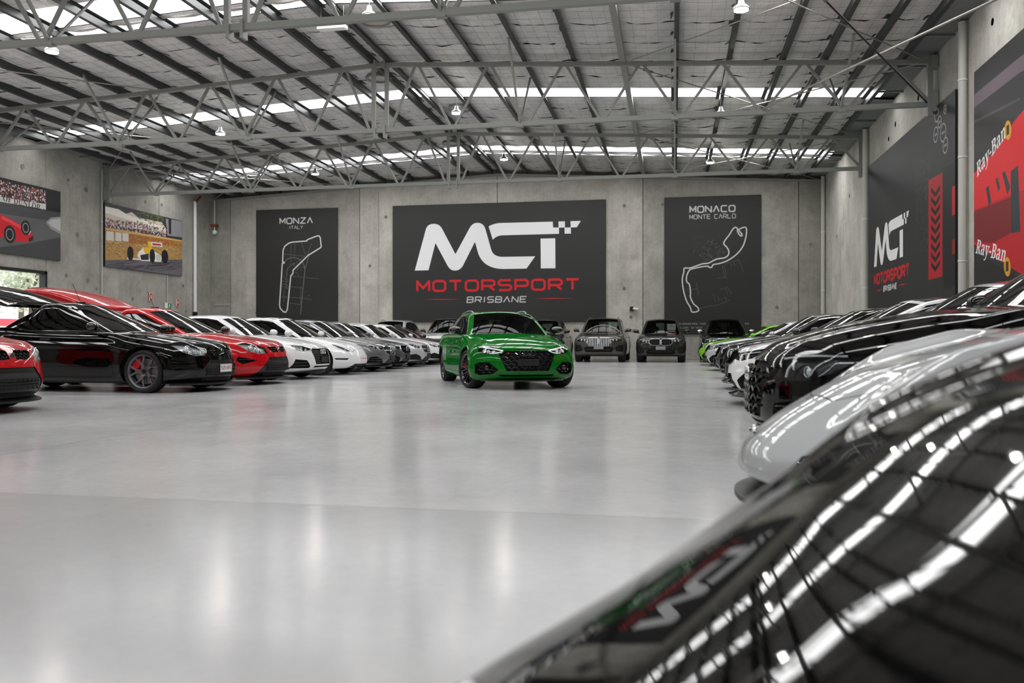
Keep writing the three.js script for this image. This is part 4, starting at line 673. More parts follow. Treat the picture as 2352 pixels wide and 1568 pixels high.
// smooth electric saloon
const SMOOTH = {
  ...RINGS, paint: PAINT.white, L: 4.7, W: 1.85, wb: 2.87, foh: 0.84, ridge: 0.035, ridgeAt: 0.66, sweep: 0.5,
  top: [[0, 0.6], [0.1, 0.66], [0.3, 0.735], [0.7, 0.825], [1.1, 0.905], [1.4, 0.955], [2.0, 0.97], [3.4, 1.0], [4.3, 1.02], [4.7, 0.96]], nose: [[0, 0.1], [0.12, 0.04], [0.3, 0.0], [0.55, 0.01], [0.75, 0.05], [0.9, 0.12], [1, 0.22]],
  cab: { f0: 1.16, f1: 2.0, r1: 3.2, r0: 4.5, w0: 0.8, w1: 0.6, h: 1.445, trim: C.gloss, roofMat: C.gloss, sideGlass: glassOf(0x33383a) },
  lamp: { poly: [[0.64, 0.585], [0.8, 0.575], [1.1, 0.655], [1.3, 0.765], [1.05, 0.7]], depth: 0.035, eyes: [[0.85, 0.62, 0.028]], strips: [[[[0.72, 0.588], [0.98, 0.655], [1.2, 0.73]], 0.007, 1]] },
  front: [{ name: 'lower_intake', half: [[0.4, 0.275], [0.5, 0.185]], depth: 0.05 }, { name: 'fog_slot', pair: [[0.58, 0.415], [0.86, 0.42], [0.84, 0.385], [0.62, 0.375]], depth: 0.03 }], skirt: 0.165,
  plate: [0, 0.4, null], badge: undefined, lip: undefined, rim: C.gunmetal, wheel: { n: 10, w0: 0.04, w1: 0.03 },
};
// saloons with the round star badge
const STAR = {
  ...RINGS, L: 4.6, W: 1.83, wb: 2.73, foh: 0.86, paint: PAINT.grey,
  top: [[0, 0.66], [0.1, 0.715], [0.3, 0.775], [0.7, 0.85], [1.1, 0.92], [1.4, 0.965], [2.0, 0.98], [3.4, 1.0], [4.3, 1.01], [4.6, 0.95]],
  cab: { f0: 1.22, f1: 2.0, r1: 3.3, r0: 4.25, w0: 0.8, w1: 0.61, h: 1.43, trim: C.chrome, sideGlass: glassOf(0x23282a) },
  lamp: { poly: [[0.53, 0.64], [0.66, 0.605], [0.95, 0.625], [1.15, 0.7], [1.22, 0.765], [0.9, 0.735], [0.58, 0.685]], eyes: [[0.8, 0.66, 0.03], [0.96, 0.682, 0.03]], strips: [[[[0.58, 0.672], [0.8, 0.705], [1.0, 0.733], [1.16, 0.75]], 0.009, 1]] },
  front: [
    { name: 'grille', half: [[0.3, 0.685], [0.4, 0.65], [0.41, 0.59], [0.34, 0.5], [0.2, 0.48]], depth: 0.04, frame: 0.014, slats: 1, slatH: 0.03, slatMat: C.chrome, set: 0.0 },
    { name: 'air_intake', pair: [[0.42, 0.22], [0.56, 0.36], [0.7, 0.42], [0.84, 0.4], [0.9, 0.24]], depth: 0.05, slats: 3, set: 0.01 },
    { name: 'lower_intake', half: [[0.32, 0.33], [0.4, 0.21]], depth: 0.05, slats: 2 },
  ],
  badge: ['star', 0.585, 1.05, 0.012], plate: [0, 0.37, C.plastic], lip: { y: 0.14, out: 0.0, w: 0.9 },
};
const STAR2 = { ...STAR, front: [{ ...STAR.front[0], slats: 0, bars: 14, barW: 0.012, slatMat: C.gloss, half: [[0.26, 0.695], [0.36, 0.68], [0.4, 0.6], [0.34, 0.49], [0.2, 0.475]] }, { name: 'air_intake', pair: [[0.44, 0.22], [0.5, 0.36], [0.72, 0.43], [0.86, 0.38], [0.9, 0.24]], depth: 0.06 }, STAR.front[2]] };
// off-roaders
const SUV = {
  name: 'off_road_car', L: 4.92, W: 2.0, wb: 2.97, foh: 0.87, R: 0.385, tw: 0.285, paint: PAINT.olive, sweep: 0.34, sp: 3, ridge: 0.03, flare: 0.03, archMat: C.dark, low0: 0.27, round: 0.09,
  yb: [[0, 0.27], [0.5, 0.23], [1.3, 0.22], [3.8, 0.23], [4.5, 0.3], [4.92, 0.36]], top: [[0, 0.93], [0.08, 0.99], [0.25, 1.04], [0.7, 1.1], [1.2, 1.15], [1.5, 1.18], [2, 1.19], [3.6, 1.21], [4.5, 1.22], [4.92, 1.15]],
  nose: [[0, 0.13], [0.12, 0.05], [0.3, 0.0], [0.65, 0.0], [0.85, 0.03], [0.95, 0.07], [1, 0.12]], crown: [[0, 0.04], [0.4, 0.06], [1.2, 0.06], [1.7, 0.03], [4.2, 0.04], [4.92, 0.06]],
  cab: { f0: 1.25, f1: 1.95, r1: 4.25, r0: 4.75, w0: 0.87, w1: 0.69, h: 1.81, glass: glassOf(0xaab3ae, 0.3), sideGlass: glassOf(0x2c3031), rearGlass: glassOf(0x9aa39e), trim: C.gloss, roof: [[-1, 1.74], [-0.3, 1.795], [0.3, 1.81], [1, 1.77]], windows: GREEN.cab.windows, trimPoly: GREEN.cab.trimPoly, mirrorY: 0.1 },
  lamp: { poly: [[0.52, 0.85], [0.6, 0.8], [0.95, 0.81], [1.12, 0.85], [1.15, 0.93], [0.8, 0.955], [0.55, 0.93]], eyes: [[0.66, 0.87, 0.035], [0.86, 0.88, 0.035]], strips: [[[[0.56, 0.92], [0.8, 0.935], [1.05, 0.92]], 0.01, 1]] },
  front: [
    { name: 'grille', pair: [[0.025, 0.67], [0.025, 0.93], [0.08, 0.95], [0.36, 0.945], [0.45, 0.9], [0.46, 0.76], [0.36, 0.65], [0.1, 0.645]], depth: 0.06, bars: 7, barW: 0.022, slatMat: C.satin, set: 0.0, frame: 0.018, frameMat: C.satin },
    { name: 'lower_intake', half: [[0.5, 0.6], [0.58, 0.52], [0.5, 0.4]], depth: 0.06, slats: 1 },
    { name: 'air_intake', pair: [[0.66, 0.44], [0.64, 0.58], [0.74, 0.66], [0.92, 0.68], [0.93, 0.46], [0.86, 0.41]], depth: 0.06 },
  ],
  skirt: 0.31, hoodLine: [[0.5, 0.1], [0.7, 0.3], [0.82, 1.2]], doors: [[[1.4, 0.4], [1.4, 1.15]], [[2.55, 0.3], [2.55, 1.17]], [[3.6, 0.5], [3.6, 1.18]]], handles: [[2.35, 0.98], [3.4, 1.0]],
  badge: ['round', 0.985, 0.9, 0.0], plate: [0, 0.58, C.satin], rim: C.gunmetal, wheel: { n: 5, kind: 'twin', rim: 0.68 }, rails: true,
};
const SUV2 = {
  ...SUV, W: 1.9, L: 4.72, wb: 2.86, R: 0.37, paint: PAINT.charcoal, rails: false,
  top: [[0, 0.9], [0.08, 0.955], [0.25, 1.0], [0.7, 1.06], [1.2, 1.11], [1.5, 1.135], [2, 1.14], [3.6, 1.16], [4.3, 1.17], [4.72, 1.1]],
  cab: { ...SUV.cab, h: 1.75, f1: 2.05, w0: 0.83, w1: 0.63, r1: 3.9, r0: 4.6, roof: [[-1, 1.66], [-0.3, 1.73], [0.3, 1.75], [1, 1.71]] },
  lamp: { poly: SUV.lamp.poly.map(([x, y]) => [x, y - 0.04]), eyes: SUV.lamp.eyes.map(([x, y, r]) => [x, y - 0.04, r]), strips: [[[[0.56, 0.88], [0.8, 0.893], [1.05, 0.88]], 0.01, 1]] },
  front: [
    { ...SUV.front[0], pair: [[0.03, 0.7], [0.03, 0.875], [0.09, 0.9], [0.34, 0.9], [0.42, 0.86], [0.44, 0.78], [0.35, 0.68], [0.1, 0.665]], bars: 6, barW: 0.014, slatMat: C.plastic },
    { name: 'lower_intake', half: [[0.4, 0.54], [0.56, 0.42], [0.5, 0.33]], depth: 0.06 },
    { name: 'air_intake', pair: [[0.64, 0.37], [0.62, 0.45], [0.7, 0.6], [0.9, 0.62], [0.9, 0.4], [0.82, 0.35]], depth: 0.04 },
  ], badge: ['round', 0.945, 0.9, 0.0], plate: [0, 0.56, C.satin],
};
const BOXY = {
  ...SUV, name: 'off_road_car', L: 4.85, paint: PAINT.white, rails: false, cab: { ...SUV.cab, h: 1.76, f1: 1.85, w1: 0.7, roofMat: C.gloss, frameMat: C.gloss }, front: [
    { name: 'grille', half: [[0.52, 0.92], [0.55, 0.8], [0.5, 0.76]], depth: 0.04, hex: 0.06, hexT: 0.01 }, { name: 'lower_intake', half: [[0.6, 0.6], [0.64, 0.5], [0.55, 0.42]], depth: 0.06 }],
  badge: undefined, plate: [0, 0.66, null], extra: (o, k) => { const gs = []; let i = 0; for (const x of [-0.5, -0.4, -0.3, -0.2, -0.1, 0.1, 0.2, 0.3, 0.4, 0.5]) { gs.push(box(0.06, 0.012, 0.05, x, k.top_(0.32) + 0.004, k.zN - 0.32)); i++; } mesh('bonnet_letters', gs, C.satin, o); },
};
// sports saloons with kidney grilles
const KIDNEY = {
  ...RINGS, L: 4.68, W: 1.88, wb: 2.81, foh: 0.82, paint: PAINT.white, ridge: 0.03, flare: 0.035, sweep: 0.44,
  top: [[0, 0.66], [0.1, 0.715], [0.3, 0.775], [0.7, 0.85], [1.1, 0.915], [1.45, 0.955], [2.0, 0.965], [3.4, 0.985], [4.3, 1.0], [4.68, 0.95]],
  cab: { f0: 1.35, f1: 2.2, r1: 3.2, r0: 4.35, w0: 0.79, w1: 0.58, h: 1.39, trim: C.gloss, sideGlass: glassOf(0x1c1f20), windows: [[[0.93, 0.1], [0.78, 0.86], [-0.05, 0.88], [-0.05, 0.1]], [[-0.1, 0.1], [-0.1, 0.88], [-0.5, 0.8], [-0.8, 0.25], [-0.78, 0.1]]] },
  lamp: { poly: [[0.42, 0.6], [0.72, 0.585], [1.0, 0.62], [1.28, 0.72], [1.26, 0.75], [0.9, 0.715], [0.46, 0.675]], eyes: [[0.62, 0.64, 0.034], [0.82, 0.648, 0.034]], strips: [[[[0.5, 0.665], [0.8, 0.69], [1.1, 0.715]], 0.008, 1]] },
  front: [
    { name: 'grille', pair: [[0.03, 0.565], [0.03, 0.68], [0.09, 0.71], [0.28, 0.705], [0.36, 0.67], [0.33, 0.575], [0.26, 0.545], [0.08, 0.545]], depth: 0.06, bars: 7, barW: 0.012, slatMat: C.gloss, frame: 0.014, frameMat: C.gloss, set: 0.0 },
    { name: 'lower_intake', half: [[0.36, 0.42], [0.44, 0.3], [0.42, 0.22]], depth: 0.06, slats: 2 },
    { name: 'air_intake', pair: [[0.5, 0.23], [0.52, 0.34], [0.66, 0.44], [0.9, 0.46], [0.92, 0.3], [0.84, 0.23]], depth: 0.07 },
  ], badge: ['round', 0.735, 0.9, 0.0], plate: [0, 0.47, C.plastic], lip: { y: 0.12, out: 0.05, w: 0.92, mat: C.gloss }, rim: C.blackRim, caliper: C.caliper,
};
// low coupes
const COUPE = {
  ...KIDNEY, name: 'sports_car', L: 4.5, W: 1.86, wb: 2.5, foh: 1.0, R: 0.325, paint: PAINT.pearl, sweep: 0.55, sp: 2.3, ridge: 0.075, ridgeAt: 0.72, flare: 0.05,
  top: [[0, 0.6], [0.3, 0.64], [0.55, 0.695], [0.9, 0.8], [1.4, 0.92], [1.7, 0.955], [2.2, 0.96], [3.4, 0.98], [4.1, 0.97], [4.5, 0.9]], nose: [[0, 0.05], [0.1, 0.0], [0.3, 0.02], [0.5, 0.09], [0.7, 0.2], [0.85, 0.33], [1, 0.52]],
  cab: { f0: 1.45, f1: 2.3, r1: 2.9, r0: 4.2, w0: 0.76, w1: 0.54, h: 1.28, sideGlass: C.tint, windows: [[[0.9, 0.1], [0.74, 0.84], [-0.1, 0.87], [-0.1, 0.1]], [[-0.16, 0.12], [-0.16, 0.86], [-0.45, 0.78], [-0.7, 0.3], [-0.66, 0.12]]] },
  lamp: { poly: [[0.75, 0.42], [1.0, 0.44], [1.3, 0.56], [1.55, 0.7], [1.3, 0.66], [0.95, 0.54]], eyes: [[1.05, 0.52, 0.04]], strips: [[[[0.85, 0.46], [1.1, 0.5], [1.35, 0.6]], 0.008, 0]] },
  front: [{ name: 'lower_intake', half: [[0.4, 0.33], [0.5, 0.26], [0.46, 0.2]], depth: 0.06, slats: 2 }, { name: 'air_intake', pair: [[0.58, 0.22], [0.6, 0.3], [0.8, 0.34], [0.86, 0.24]], depth: 0.05 }],
  hoodLine: [[0.0, 0.34], [0.3, 0.38], [0.52, 0.6], [0.64, 1.0], [0.66, 1.45]], badge: ['round', 0.4, 0.9, 0.012], plate: undefined, lip: { y: 0.1, out: 0.03, w: 0.9, mat: C.plastic },
};

// tall black car with the honeycomb grille
const CROSS = {
  ...RINGS, name: 'crossover_car', L: 4.85, W: 1.93, wb: 2.85, foh: 0.92, R: 0.37, paint: PAINT.black, sweep: 0.36, sp: 3, ridge: 0.025, flare: 0.03, bulge: 0.01,
  yb: [[0, 0.2], [0.5, 0.2], [1.3, 0.2], [3.8, 0.22], [4.85, 0.34]],
  top: [[0, 0.7], [0.08, 0.76], [0.23, 0.83], [0.63, 0.945], [1.2, 1.04], [1.6, 1.08], [2.2, 1.09], [3.6, 1.11], [4.4, 1.12], [4.85, 1.05]], nose: [[0, 0.06], [0.12, 0.02], [0.3, 0.0], [0.6, 0.0], [0.8, 0.02], [0.92, 0.06], [1, 0.12]],
  cab: { f0: 1.5, f1: 2.3, r1: 3.9, r0: 4.6, w0: 0.84, w1: 0.64, h: 1.62, trim: C.chrome, sideGlass: C.tint },
  lamp: { poly: [[0.7, 0.66], [0.78, 0.58], [1.1, 0.575], [1.4, 0.64], [1.6, 0.765], [1.1, 0.77], [0.76, 0.745]], depth: 0.06, eyes: [[1.12, 0.645, 0.03]], strips: [[[[0.78, 0.73], [1.05, 0.752], [1.45, 0.75]], 0.007, 0], [[[0.86, 0.6], [0.88, 0.66], [0.96, 0.72]], 0.009, 0]] },
  front: [
    { name: 'grille', half: [[0.42, 0.7], [0.52, 0.6], [0.42, 0.31]], depth: 0.04, hex: 0.085, hexT: 0.016, set: -0.012, hexMat: C.gloss },
    { name: 'air_intake', pair: [[0.58, 0.28], [0.62, 0.42], [0.84, 0.46], [0.88, 0.28]], depth: 0.06, slats: 2 },
    { name: 'lower_intake', half: [[0.48, 0.285], [0.5, 0.225]], depth: 0.04, slats: 1 },
  ],
  hoodLine: [[0.45, 0.12], [0.66, 0.35], [0.8, 0.9], [0.82, 1.45]], lip: { y: 0.14, out: 0.03, w: 0.92 }, badge: ['rings', 0.6, 1, 0.03], plate: [0, 0.45, C.plastic], rim: C.blackRim,
};
// ---------------------------------------------------------------- parking
const LEFT = 'cars parked in the left row', RIGHT = 'cars parked in the right row', BACK = 'cars parked along the end wall';
place(buildCar(GREEN), -2.42, 14.29, 23.6, 'glossy green estate car standing alone in the middle of the floor', null, GREEN);
{
  const M1 = { ...MUSCLE };
  place(buildCar(M1), -7.45, 8.65, 90, 'red saloon cut off by the left edge of the picture', LEFT, M1);
  const U1 = { ...UTE, paint: PAINT.black, plate: [0.0, 0.385, plateTex('525 KF3', '#7a1f2c')], plateLabel: 'white number plate reading 525 KF3' }, c1 = buildCar(U1);
  tonneau(U1, c1, 0.2, 1.4); place(c1, -7.42, 13.27, 90, 'black utility car with its bed cover raised and a number plate', LEFT, U1);
  const U2 = { ...UTE, paint: PAINT.red }, c2 = buildCar(U2); tonneau(U2, c2, 0.215, 1.43);
  place(c2, -7.5, 15.55, 90, 'red utility car with its bed cover raised', LEFT, U2);
  const row = [[RINGS, PAINT.white, 17.85, 'white saloon with four chrome rings and a slatted grille'], [SMOOTH, PAINT.white, 20.3, 'white saloon with a smooth nose and no grille'], [STAR, PAINT.grey, 22.5, 'grey saloon with a star badge on a single chrome bar'], [STAR2, PAINT.slate, 24.7, 'dark grey saloon with a star badge on an upright barred grille'], [STAR, PAINT.silver, 26.9, 'pale silver saloon with a star badge, left row'], [STAR2, PAINT.white, 29.1, 'white saloon farthest along the left row, beside the green car'], [KIDNEY, PAINT.maroonBlack, 31.25, 'black car with red edge lights at the far end of the left row']];
  for (const [S, p, d, l] of row) { const T = { ...S, paint: p, low: d > 24, plate: S === SMOOTH ? [0, 0.4, plateTex('', '#9c6a70')] : S.plate }; place(buildCar(T), d > 24 ? -7.85 : -7.6, d, 90, l, LEFT, T); }
  const card = (o, x, y, z) => { const m = mesh('price_card', box(0.34, 0.46, 0.006), std(0xffffff, 0.6, 0, { map: canvasTex(128, 176, (g, w, h) => { g.fillStyle = '#cfcfcd'; g.fillRect(0, 0, w, h); g.fillStyle = '#8d1b26'; g.fillRect(0, h * 0.62, w, h * 0.3); g.fillStyle = '#e9e9e9'; g.fillRect(w * 0.1, h * 0.7, w * 0.8, h * 0.08); g.fillStyle = '#777'; g.fillRect(w * 0.35, h * 0.12, w * 0.3, h * 0.08); g.fillRect(w * 0.2, h * 0.3, w * 0.6, h * 0.03); }) }), o); m.position.set(x, y, z); m.rotation.x = -0.5; m.userData.label = 'white and red price card behind the windscreen'; };
  const X5 = { ...SUV, extra: (o, k) => card(o, 0.42, 1.38, k.zN - 1.78) }, X3 = { ...SUV2, extra: (o, k) => card(o, 0.4, 1.32, k.zN - 1.86) };
  place(buildCar(X5), -2.86, 33.1, 0, 'olive grey off-road car with chrome barred twin grilles', BACK, X5);
  place(buildCar(X3), -0.5, 33.2, 0, 'charcoal off-road car with black barred twin grilles', BACK, X3);
  const DK = { ...SUV2, paint: PAINT.black, low: true, mirror: C.chrome }; place(buildCar(DK), 2.02, 33.4, 0, 'black off-road car below the right hand circuit board', BACK, DK);
  const RRW = { ...BOXY, low: true, mirror: C.gloss }; place(buildCar(RRW), -9.35, 33.1, 0, 'white boxy off-road car with a black roof', BACK, RRW);
  const SB = { ...SUV2, paint: PAINT.darkGrey, low: true }; place(buildCar(SB), -5.3, 33.2, 0, 'dark off-road car half hidden behind the green car', BACK, SB);
  const SW = { ...SUV2, paint: PAINT.silver, low: true, rails: true }; place(buildCar(SW), -12.0, 33.2, 0, 'silver off-road car whose roof shows above the left row', BACK, SW);
}
{
  const A = { ...COUPE, paint: PAINT.black, L: 4.6, W: 1.94, sweep: 0.5, sp: 2.4, lamp: { poly: [[0.72, 0.3], [0.95, 0.31], [1.2, 0.4], [1.26, 0.45], [1.0, 0.42], [0.76, 0.36]], eyes: [[1.0, 0.36, 0.03]], strips: [] }, top: [[0, 0.46], [0.25, 0.51], [0.55, 0.62], [0.82, 0.77], [1.12, 0.88], [1.5, 0.95], [2.2, 0.98], [3.4, 0.99], [4.2, 0.96], [4.6, 0.88]], ridge: 0.03, mirror: undefined };
  place(buildCar(A), -0.42, 0.98, -90, 'black low sports car filling the near right corner, out of focus', RIGHT, A);
  const B = { ...COUPE, paint: PAINT.pearl, front: [{ name: 'lower_intake', half: [[0.34, 0.2], [0.36, 0.17]], depth: 0.04 }], lamp: { poly: [[0.72, 0.3], [0.95, 0.31], [1.2, 0.4], [1.26, 0.45], [1.0, 0.42], [0.76, 0.36]], eyes: [[1.0, 0.36, 0.03]], strips: [] } }; place(buildCar(B), 0.3, 4.25, -90, 'pale silver low sports car next to the blurred black one', RIGHT, B);
  place(buildCar(CROSS), 0.55, 6.6, -90, 'glossy black tall car with a honeycomb grille', RIGHT, CROSS);
  const E = { ...STAR2, paint: PAINT.silver, cab: { ...STAR2.cab, roofMat: C.gloss, trim: C.gloss, sideGlass: C.tint } }; place(buildCar(E), 0.9, 9.1, -90, 'silver saloon with a black roof between the black and white cars', RIGHT, E);
  const F = { ...KIDNEY, paint: PAINT.white, cab: { ...KIDNEY.cab, roofMat: C.gloss } }; place(buildCar(F), 0.68, 11.75, -90, 'white coupe with dark kidney grilles in the right row', RIGHT, F);
  const G = { ...KIDNEY, paint: PAINT.black }; place(buildCar(G), 0.78, 15.4, -90, 'black coupe behind the white one in the right row', RIGHT, G);
  const H = { ...STAR2, paint: PAINT.darkGrey }; place(buildCar(H), 0.88, 19.6, -90, 'dark grey car in the right row before the silver one', RIGHT, H);
  const S = { ...KIDNEY, paint: PAINT.silver, low: true }; place(buildCar(S), 0.85, 25.0, -90, 'silver car next to the lime one in the right row', RIGHT, S);
  const I = { ...KIDNEY, name: 'sports_car', paint: PAINT.lime, low: true }; place(buildCar(I), 0.82, 30.4, -90, 'lime green car farthest along the right row', RIGHT, I);
}
// ---------------------------------------------------------------- printed boards: where a sight line of the photograph meets a wall, in metres on that wall
const sight = (px) => Math.atan((px - 1176) / FOCAL) - YAW;
const HZ = 782;
function onBack(px, py) { const x = DB * Math.tan(sight(px)), w = -x * Math.sin(YAW) + DB * Math.cos(YAW); return [x, EYE + (HZ - py) * w / FOCAL]; }
function onSide(px, py, X) { const D = X / Math.tan(sight(px)), w = -X * Math.sin(YAW) + D * Math.cos(YAW); return [D, EYE + (HZ - py) * w / FOCAL]; }
const zoomed = (x0, y0, k, f) => (zx, zy) => f(x0 + zx / k, y0 + zy / k);
// a plain squared stroke alphabet
const GLYPH = {
  M: [[[0, 1], [0, 0], [0.5, 0.72], [1, 0], [1, 1]]], O: [[[0.16, 0], [0.84, 0], [1, 0.18], [1, 0.82], [0.84, 1], [0.16, 1], [0, 0.82], [0, 0.18], [0.16, 0]]], T: [[[0, 0], [1, 0]], [[0.5, 0], [0.5, 1]]],
  R: [[[0, 1], [0, 0], [0.82, 0], [1, 0.14], [1, 0.42], [0.82, 0.56], [0, 0.56]], [[0.55, 0.56], [1, 1]]], S: [[[0.98, 0], [0.16, 0], [0, 0.14], [0, 0.36], [0.16, 0.5], [0.84, 0.5], [1, 0.64], [1, 0.86], [0.84, 1], [0.02, 1]]],
  P: [[[0, 1], [0, 0], [0.84, 0], [1, 0.14], [1, 0.46], [0.84, 0.6], [0, 0.6]]], B: [[[0, 0], [0.8, 0], [0.95, 0.12], [0.95, 0.38], [0.8, 0.48], [0, 0.48]], [[0.8, 0.48], [1, 0.62], [1, 0.88], [0.84, 1], [0, 1], [0, 0]]], I: [[[0.5, 0], [0.5, 1]]],
  A: [[[0, 1], [0.5, 0], [1, 1]]], N: [[[0, 1], [0, 0], [1, 1], [1, 0]]], E: [[[1, 0], [0, 0], [0, 1], [1, 1]], [[0, 0.5], [0.85, 0.5]]], Z: [[[0, 0], [1, 0], [0, 1], [1, 1]]], L: [[[0, 0], [0, 1], [1, 1]]], Y: [[[0, 0], [0.5, 0.5], [1, 0]], [[0.5, 0.5], [0.5, 1]]], C: [[[1, 0], [0.16, 0], [0, 0.18], [0, 0.82], [0.16, 1], [1, 1]]],
};
function letters(g, text, x, y, w, h, lw, color, slant = 0) {
  const n = [...text].reduce((s, c) => s + (c === 'I' ? 0.35 : c === ' ' ? 0.6 : 1), 0), gaps = text.length - 1, cw = w / (n + gaps * 0.36), gap = cw * 0.36; let p = x; g.strokeStyle = color; g.lineWidth = lw; g.lineJoin = 'round'; g.lineCap = 'butt';
  for (const c of text) { const k = c === 'I' ? 0.35 : c === ' ' ? 0.6 : 1; for (const line of GLYPH[c] ?? []) { g.beginPath(); line.forEach(([a, b], i) => { const X = p + a * cw * k + (1 - b) * h * slant, Y = y + b * h; i ? g.lineTo(X, Y) : g.moveTo(X, Y); }); g.stroke(); } p += cw * k + gap; }
}
const LZ = zoomed(880, 440, 4.356, onBack);
const LOGO = [
  [['M', 320, 790], ['L', 430, 380], ['Q', 445, 322, 512, 322], ['Q', 565, 322, 592, 368], ['L', 727, 625], ['L', 865, 370], ['Q', 895, 312, 945, 312], ['Q', 1005, 312, 1025, 370], ['L', 1085, 580], ['Q', 1105, 652, 1200, 652], ['L', 1525, 647], ['L', 1437, 770], ['L', 1200, 774], ['Q', 1010, 770, 955, 620], ['L', 922, 503], ['L', 805, 735], ['Q', 775, 790, 722, 790], ['Q', 672, 790, 645, 735], ['L', 527, 515], ['L', 458, 787]],
  [['M', 1058, 348], ['Q', 1120, 312, 1200, 313], ['L', 1700, 300], ['L', 1703, 358], ['L', 1762, 360], ['L', 1763, 422], ['L', 1200, 437], ['Q', 1140, 437, 1100, 482]],
  [['M', 1757, 298], ['L', 1821, 297], ['L', 1822, 359], ['L', 1758, 361]], [['M', 1818, 360], ['L', 1881, 358], ['L', 1882, 420], ['L', 1819, 421]], [['M', 1877, 295], ['L', 1982, 292], ['L', 1940, 357], ['L', 1879, 358]],
  [['M', 1578, 470], ['L', 1725, 466], ['L', 1727, 767], ['L', 1580, 768]],
].map((p) => p.map((c) => { const o = [c[0]]; for (let i = 1; i < c.length; i += 2) o.push(...LZ(c[i], c[i + 1])); return o; }));
const lb = { x0: 1e9, x1: -1e9, y0: 1e9, y1: -1e9 }; for (const p of LOGO) for (const c of p) for (let i = 1; i < c.length; i += 2) { lb.x0 = Math.min(lb.x0, c[i]); lb.x1 = Math.max(lb.x1, c[i]); lb.y0 = Math.min(lb.y0, c[i + 1]); lb.y1 = Math.max(lb.y1, c[i + 1]); }
function drawLogo(g, x, y, w, h, color) { const X = (a) => x + (a - lb.x0) / (lb.x1 - lb.x0) * w, Y = (b) => y + (lb.y1 - b) / (lb.y1 - lb.y0) * h; g.fillStyle = color; for (const p of LOGO) { g.beginPath(); for (const c of p) c[0] === 'M' ? g.moveTo(X(c[1]), Y(c[2])) : c[0] === 'L' ? g.lineTo(X(c[1]), Y(c[2])) : g.quadraticCurveTo(X(c[1]), Y(c[2]), X(c[3]), Y(c[4])); g.closePath(); g.fill(); } }
function redDash(g, x0, x1, y, h) { g.fillStyle = '#c4121e'; g.beginPath(); g.moveTo(x0, y); g.lineTo((x0 + x1) / 2, y - h / 2); g.lineTo(x1, y); g.lineTo((x0 + x1) / 2, y + h / 2); g.fill(); }
function board(name, wall, a0, a1, y0, y1, label, category, grp, res, draw, edge = M.black) {
  const w = a1 - a0, h = y1 - y0, cy = (y0 + y1) / 2, cm = (a0 + a1) / 2, W2 = Math.round(Math.min(2048, w * res)), k = W2 / w, H2 = Math.round(h * k);
  const tex = canvasTex(W2, H2, (g) => { const X = wall === 'right' ? (a) => (a1 - a) * k : (a) => (a - a0) * k, Y = (y) => (y1 - y) * k; draw(g, W2, H2, X, Y, k); });
  const b = mesh(name, rbox(w, h, 0.05, 0.006, 0, 0, 0, 1), edge), p = mesh('print', new THREE.PlaneGeometry(w - 0.012, h - 0.012).translate(0, 0, 0.0262), std(0xffffff, 0.55, 0, { map: tex }), b);
  if (wall === 'back') b.position.set(cm, cy, -DB + 0.045); if (wall === 'left') { b.position.set(XL + 0.045, cy, -cm); b.rotation.y = Math.PI / 2; } if (wall === 'right') { b.position.set(XR - 0.045, cy, -cm); b.rotation.y = -Math.PI / 2; }
  return top(b, label, category, grp);
}
const SIGNS = 'printed boards on the walls', DARK = '#282828', INK = '#212121';
board('sign_board', 'back', -13.05, -3.01, 1.71, 7.2, 'widest dark board with a big white logo over red lettering', 'sign', SIGNS, 204, (g, w, h, X, Y, k) => {
  g.fillStyle = DARK; g.fillRect(0, 0, w, h);
  drawLogo(g, X(lb.x0), Y(lb.y1), (lb.x1 - lb.x0) * k, (lb.y1 - lb.y0) * k, '#f2f2f4');
  const P = (zx, zy) => { const [a, b] = LZ(zx, zy); return [X(a), Y(b)]; };
  { const [x0, y0] = P(345, 898), [x1] = P(1960, 874), [, yb] = P(1150, 986), [, yt] = P(1150, 887); letters(g, 'MOTORSPORT', x0, yt, x1 - x0, yb - yt, 22, '#dc1420'); }
  { const [x0] = P(842, 1054), [x1] = P(1432, 1050), [, yt] = P(1140, 1052), [, yb] = P(1140, 1106); letters(g, 'BRISBANE', x0, yt, x1 - x0, yb - yt, 11, '#c9c9c9', 0.12); }
  { const [x0, y] = P(395, 1080), [x1] = P(795, 1076); redDash(g, x0, x1, y, 9); const [x2, y2] = P(1495, 1070), [x3] = P(1910, 1063); redDash(g, x2, x3, y2, 9); }
});
const stroke = (g, pts, lw, color, close) => { g.strokeStyle = color; g.lineWidth = lw; g.lineJoin = 'round'; g.lineCap = 'round'; g.beginPath(); pts.forEach(([x, y], i) => (i ? g.lineTo(x, y) : g.moveTo(x, y))); if (close) g.closePath(); g.stroke(); };
function smooth(pts, close) { const c = new THREE.CatmullRomCurve3(pts.map(([x, y]) => V(x, y, 0)), !!close, 'centripetal'); return c.getPoints(pts.length * 8).map((v) => [v.x, v.y]); }
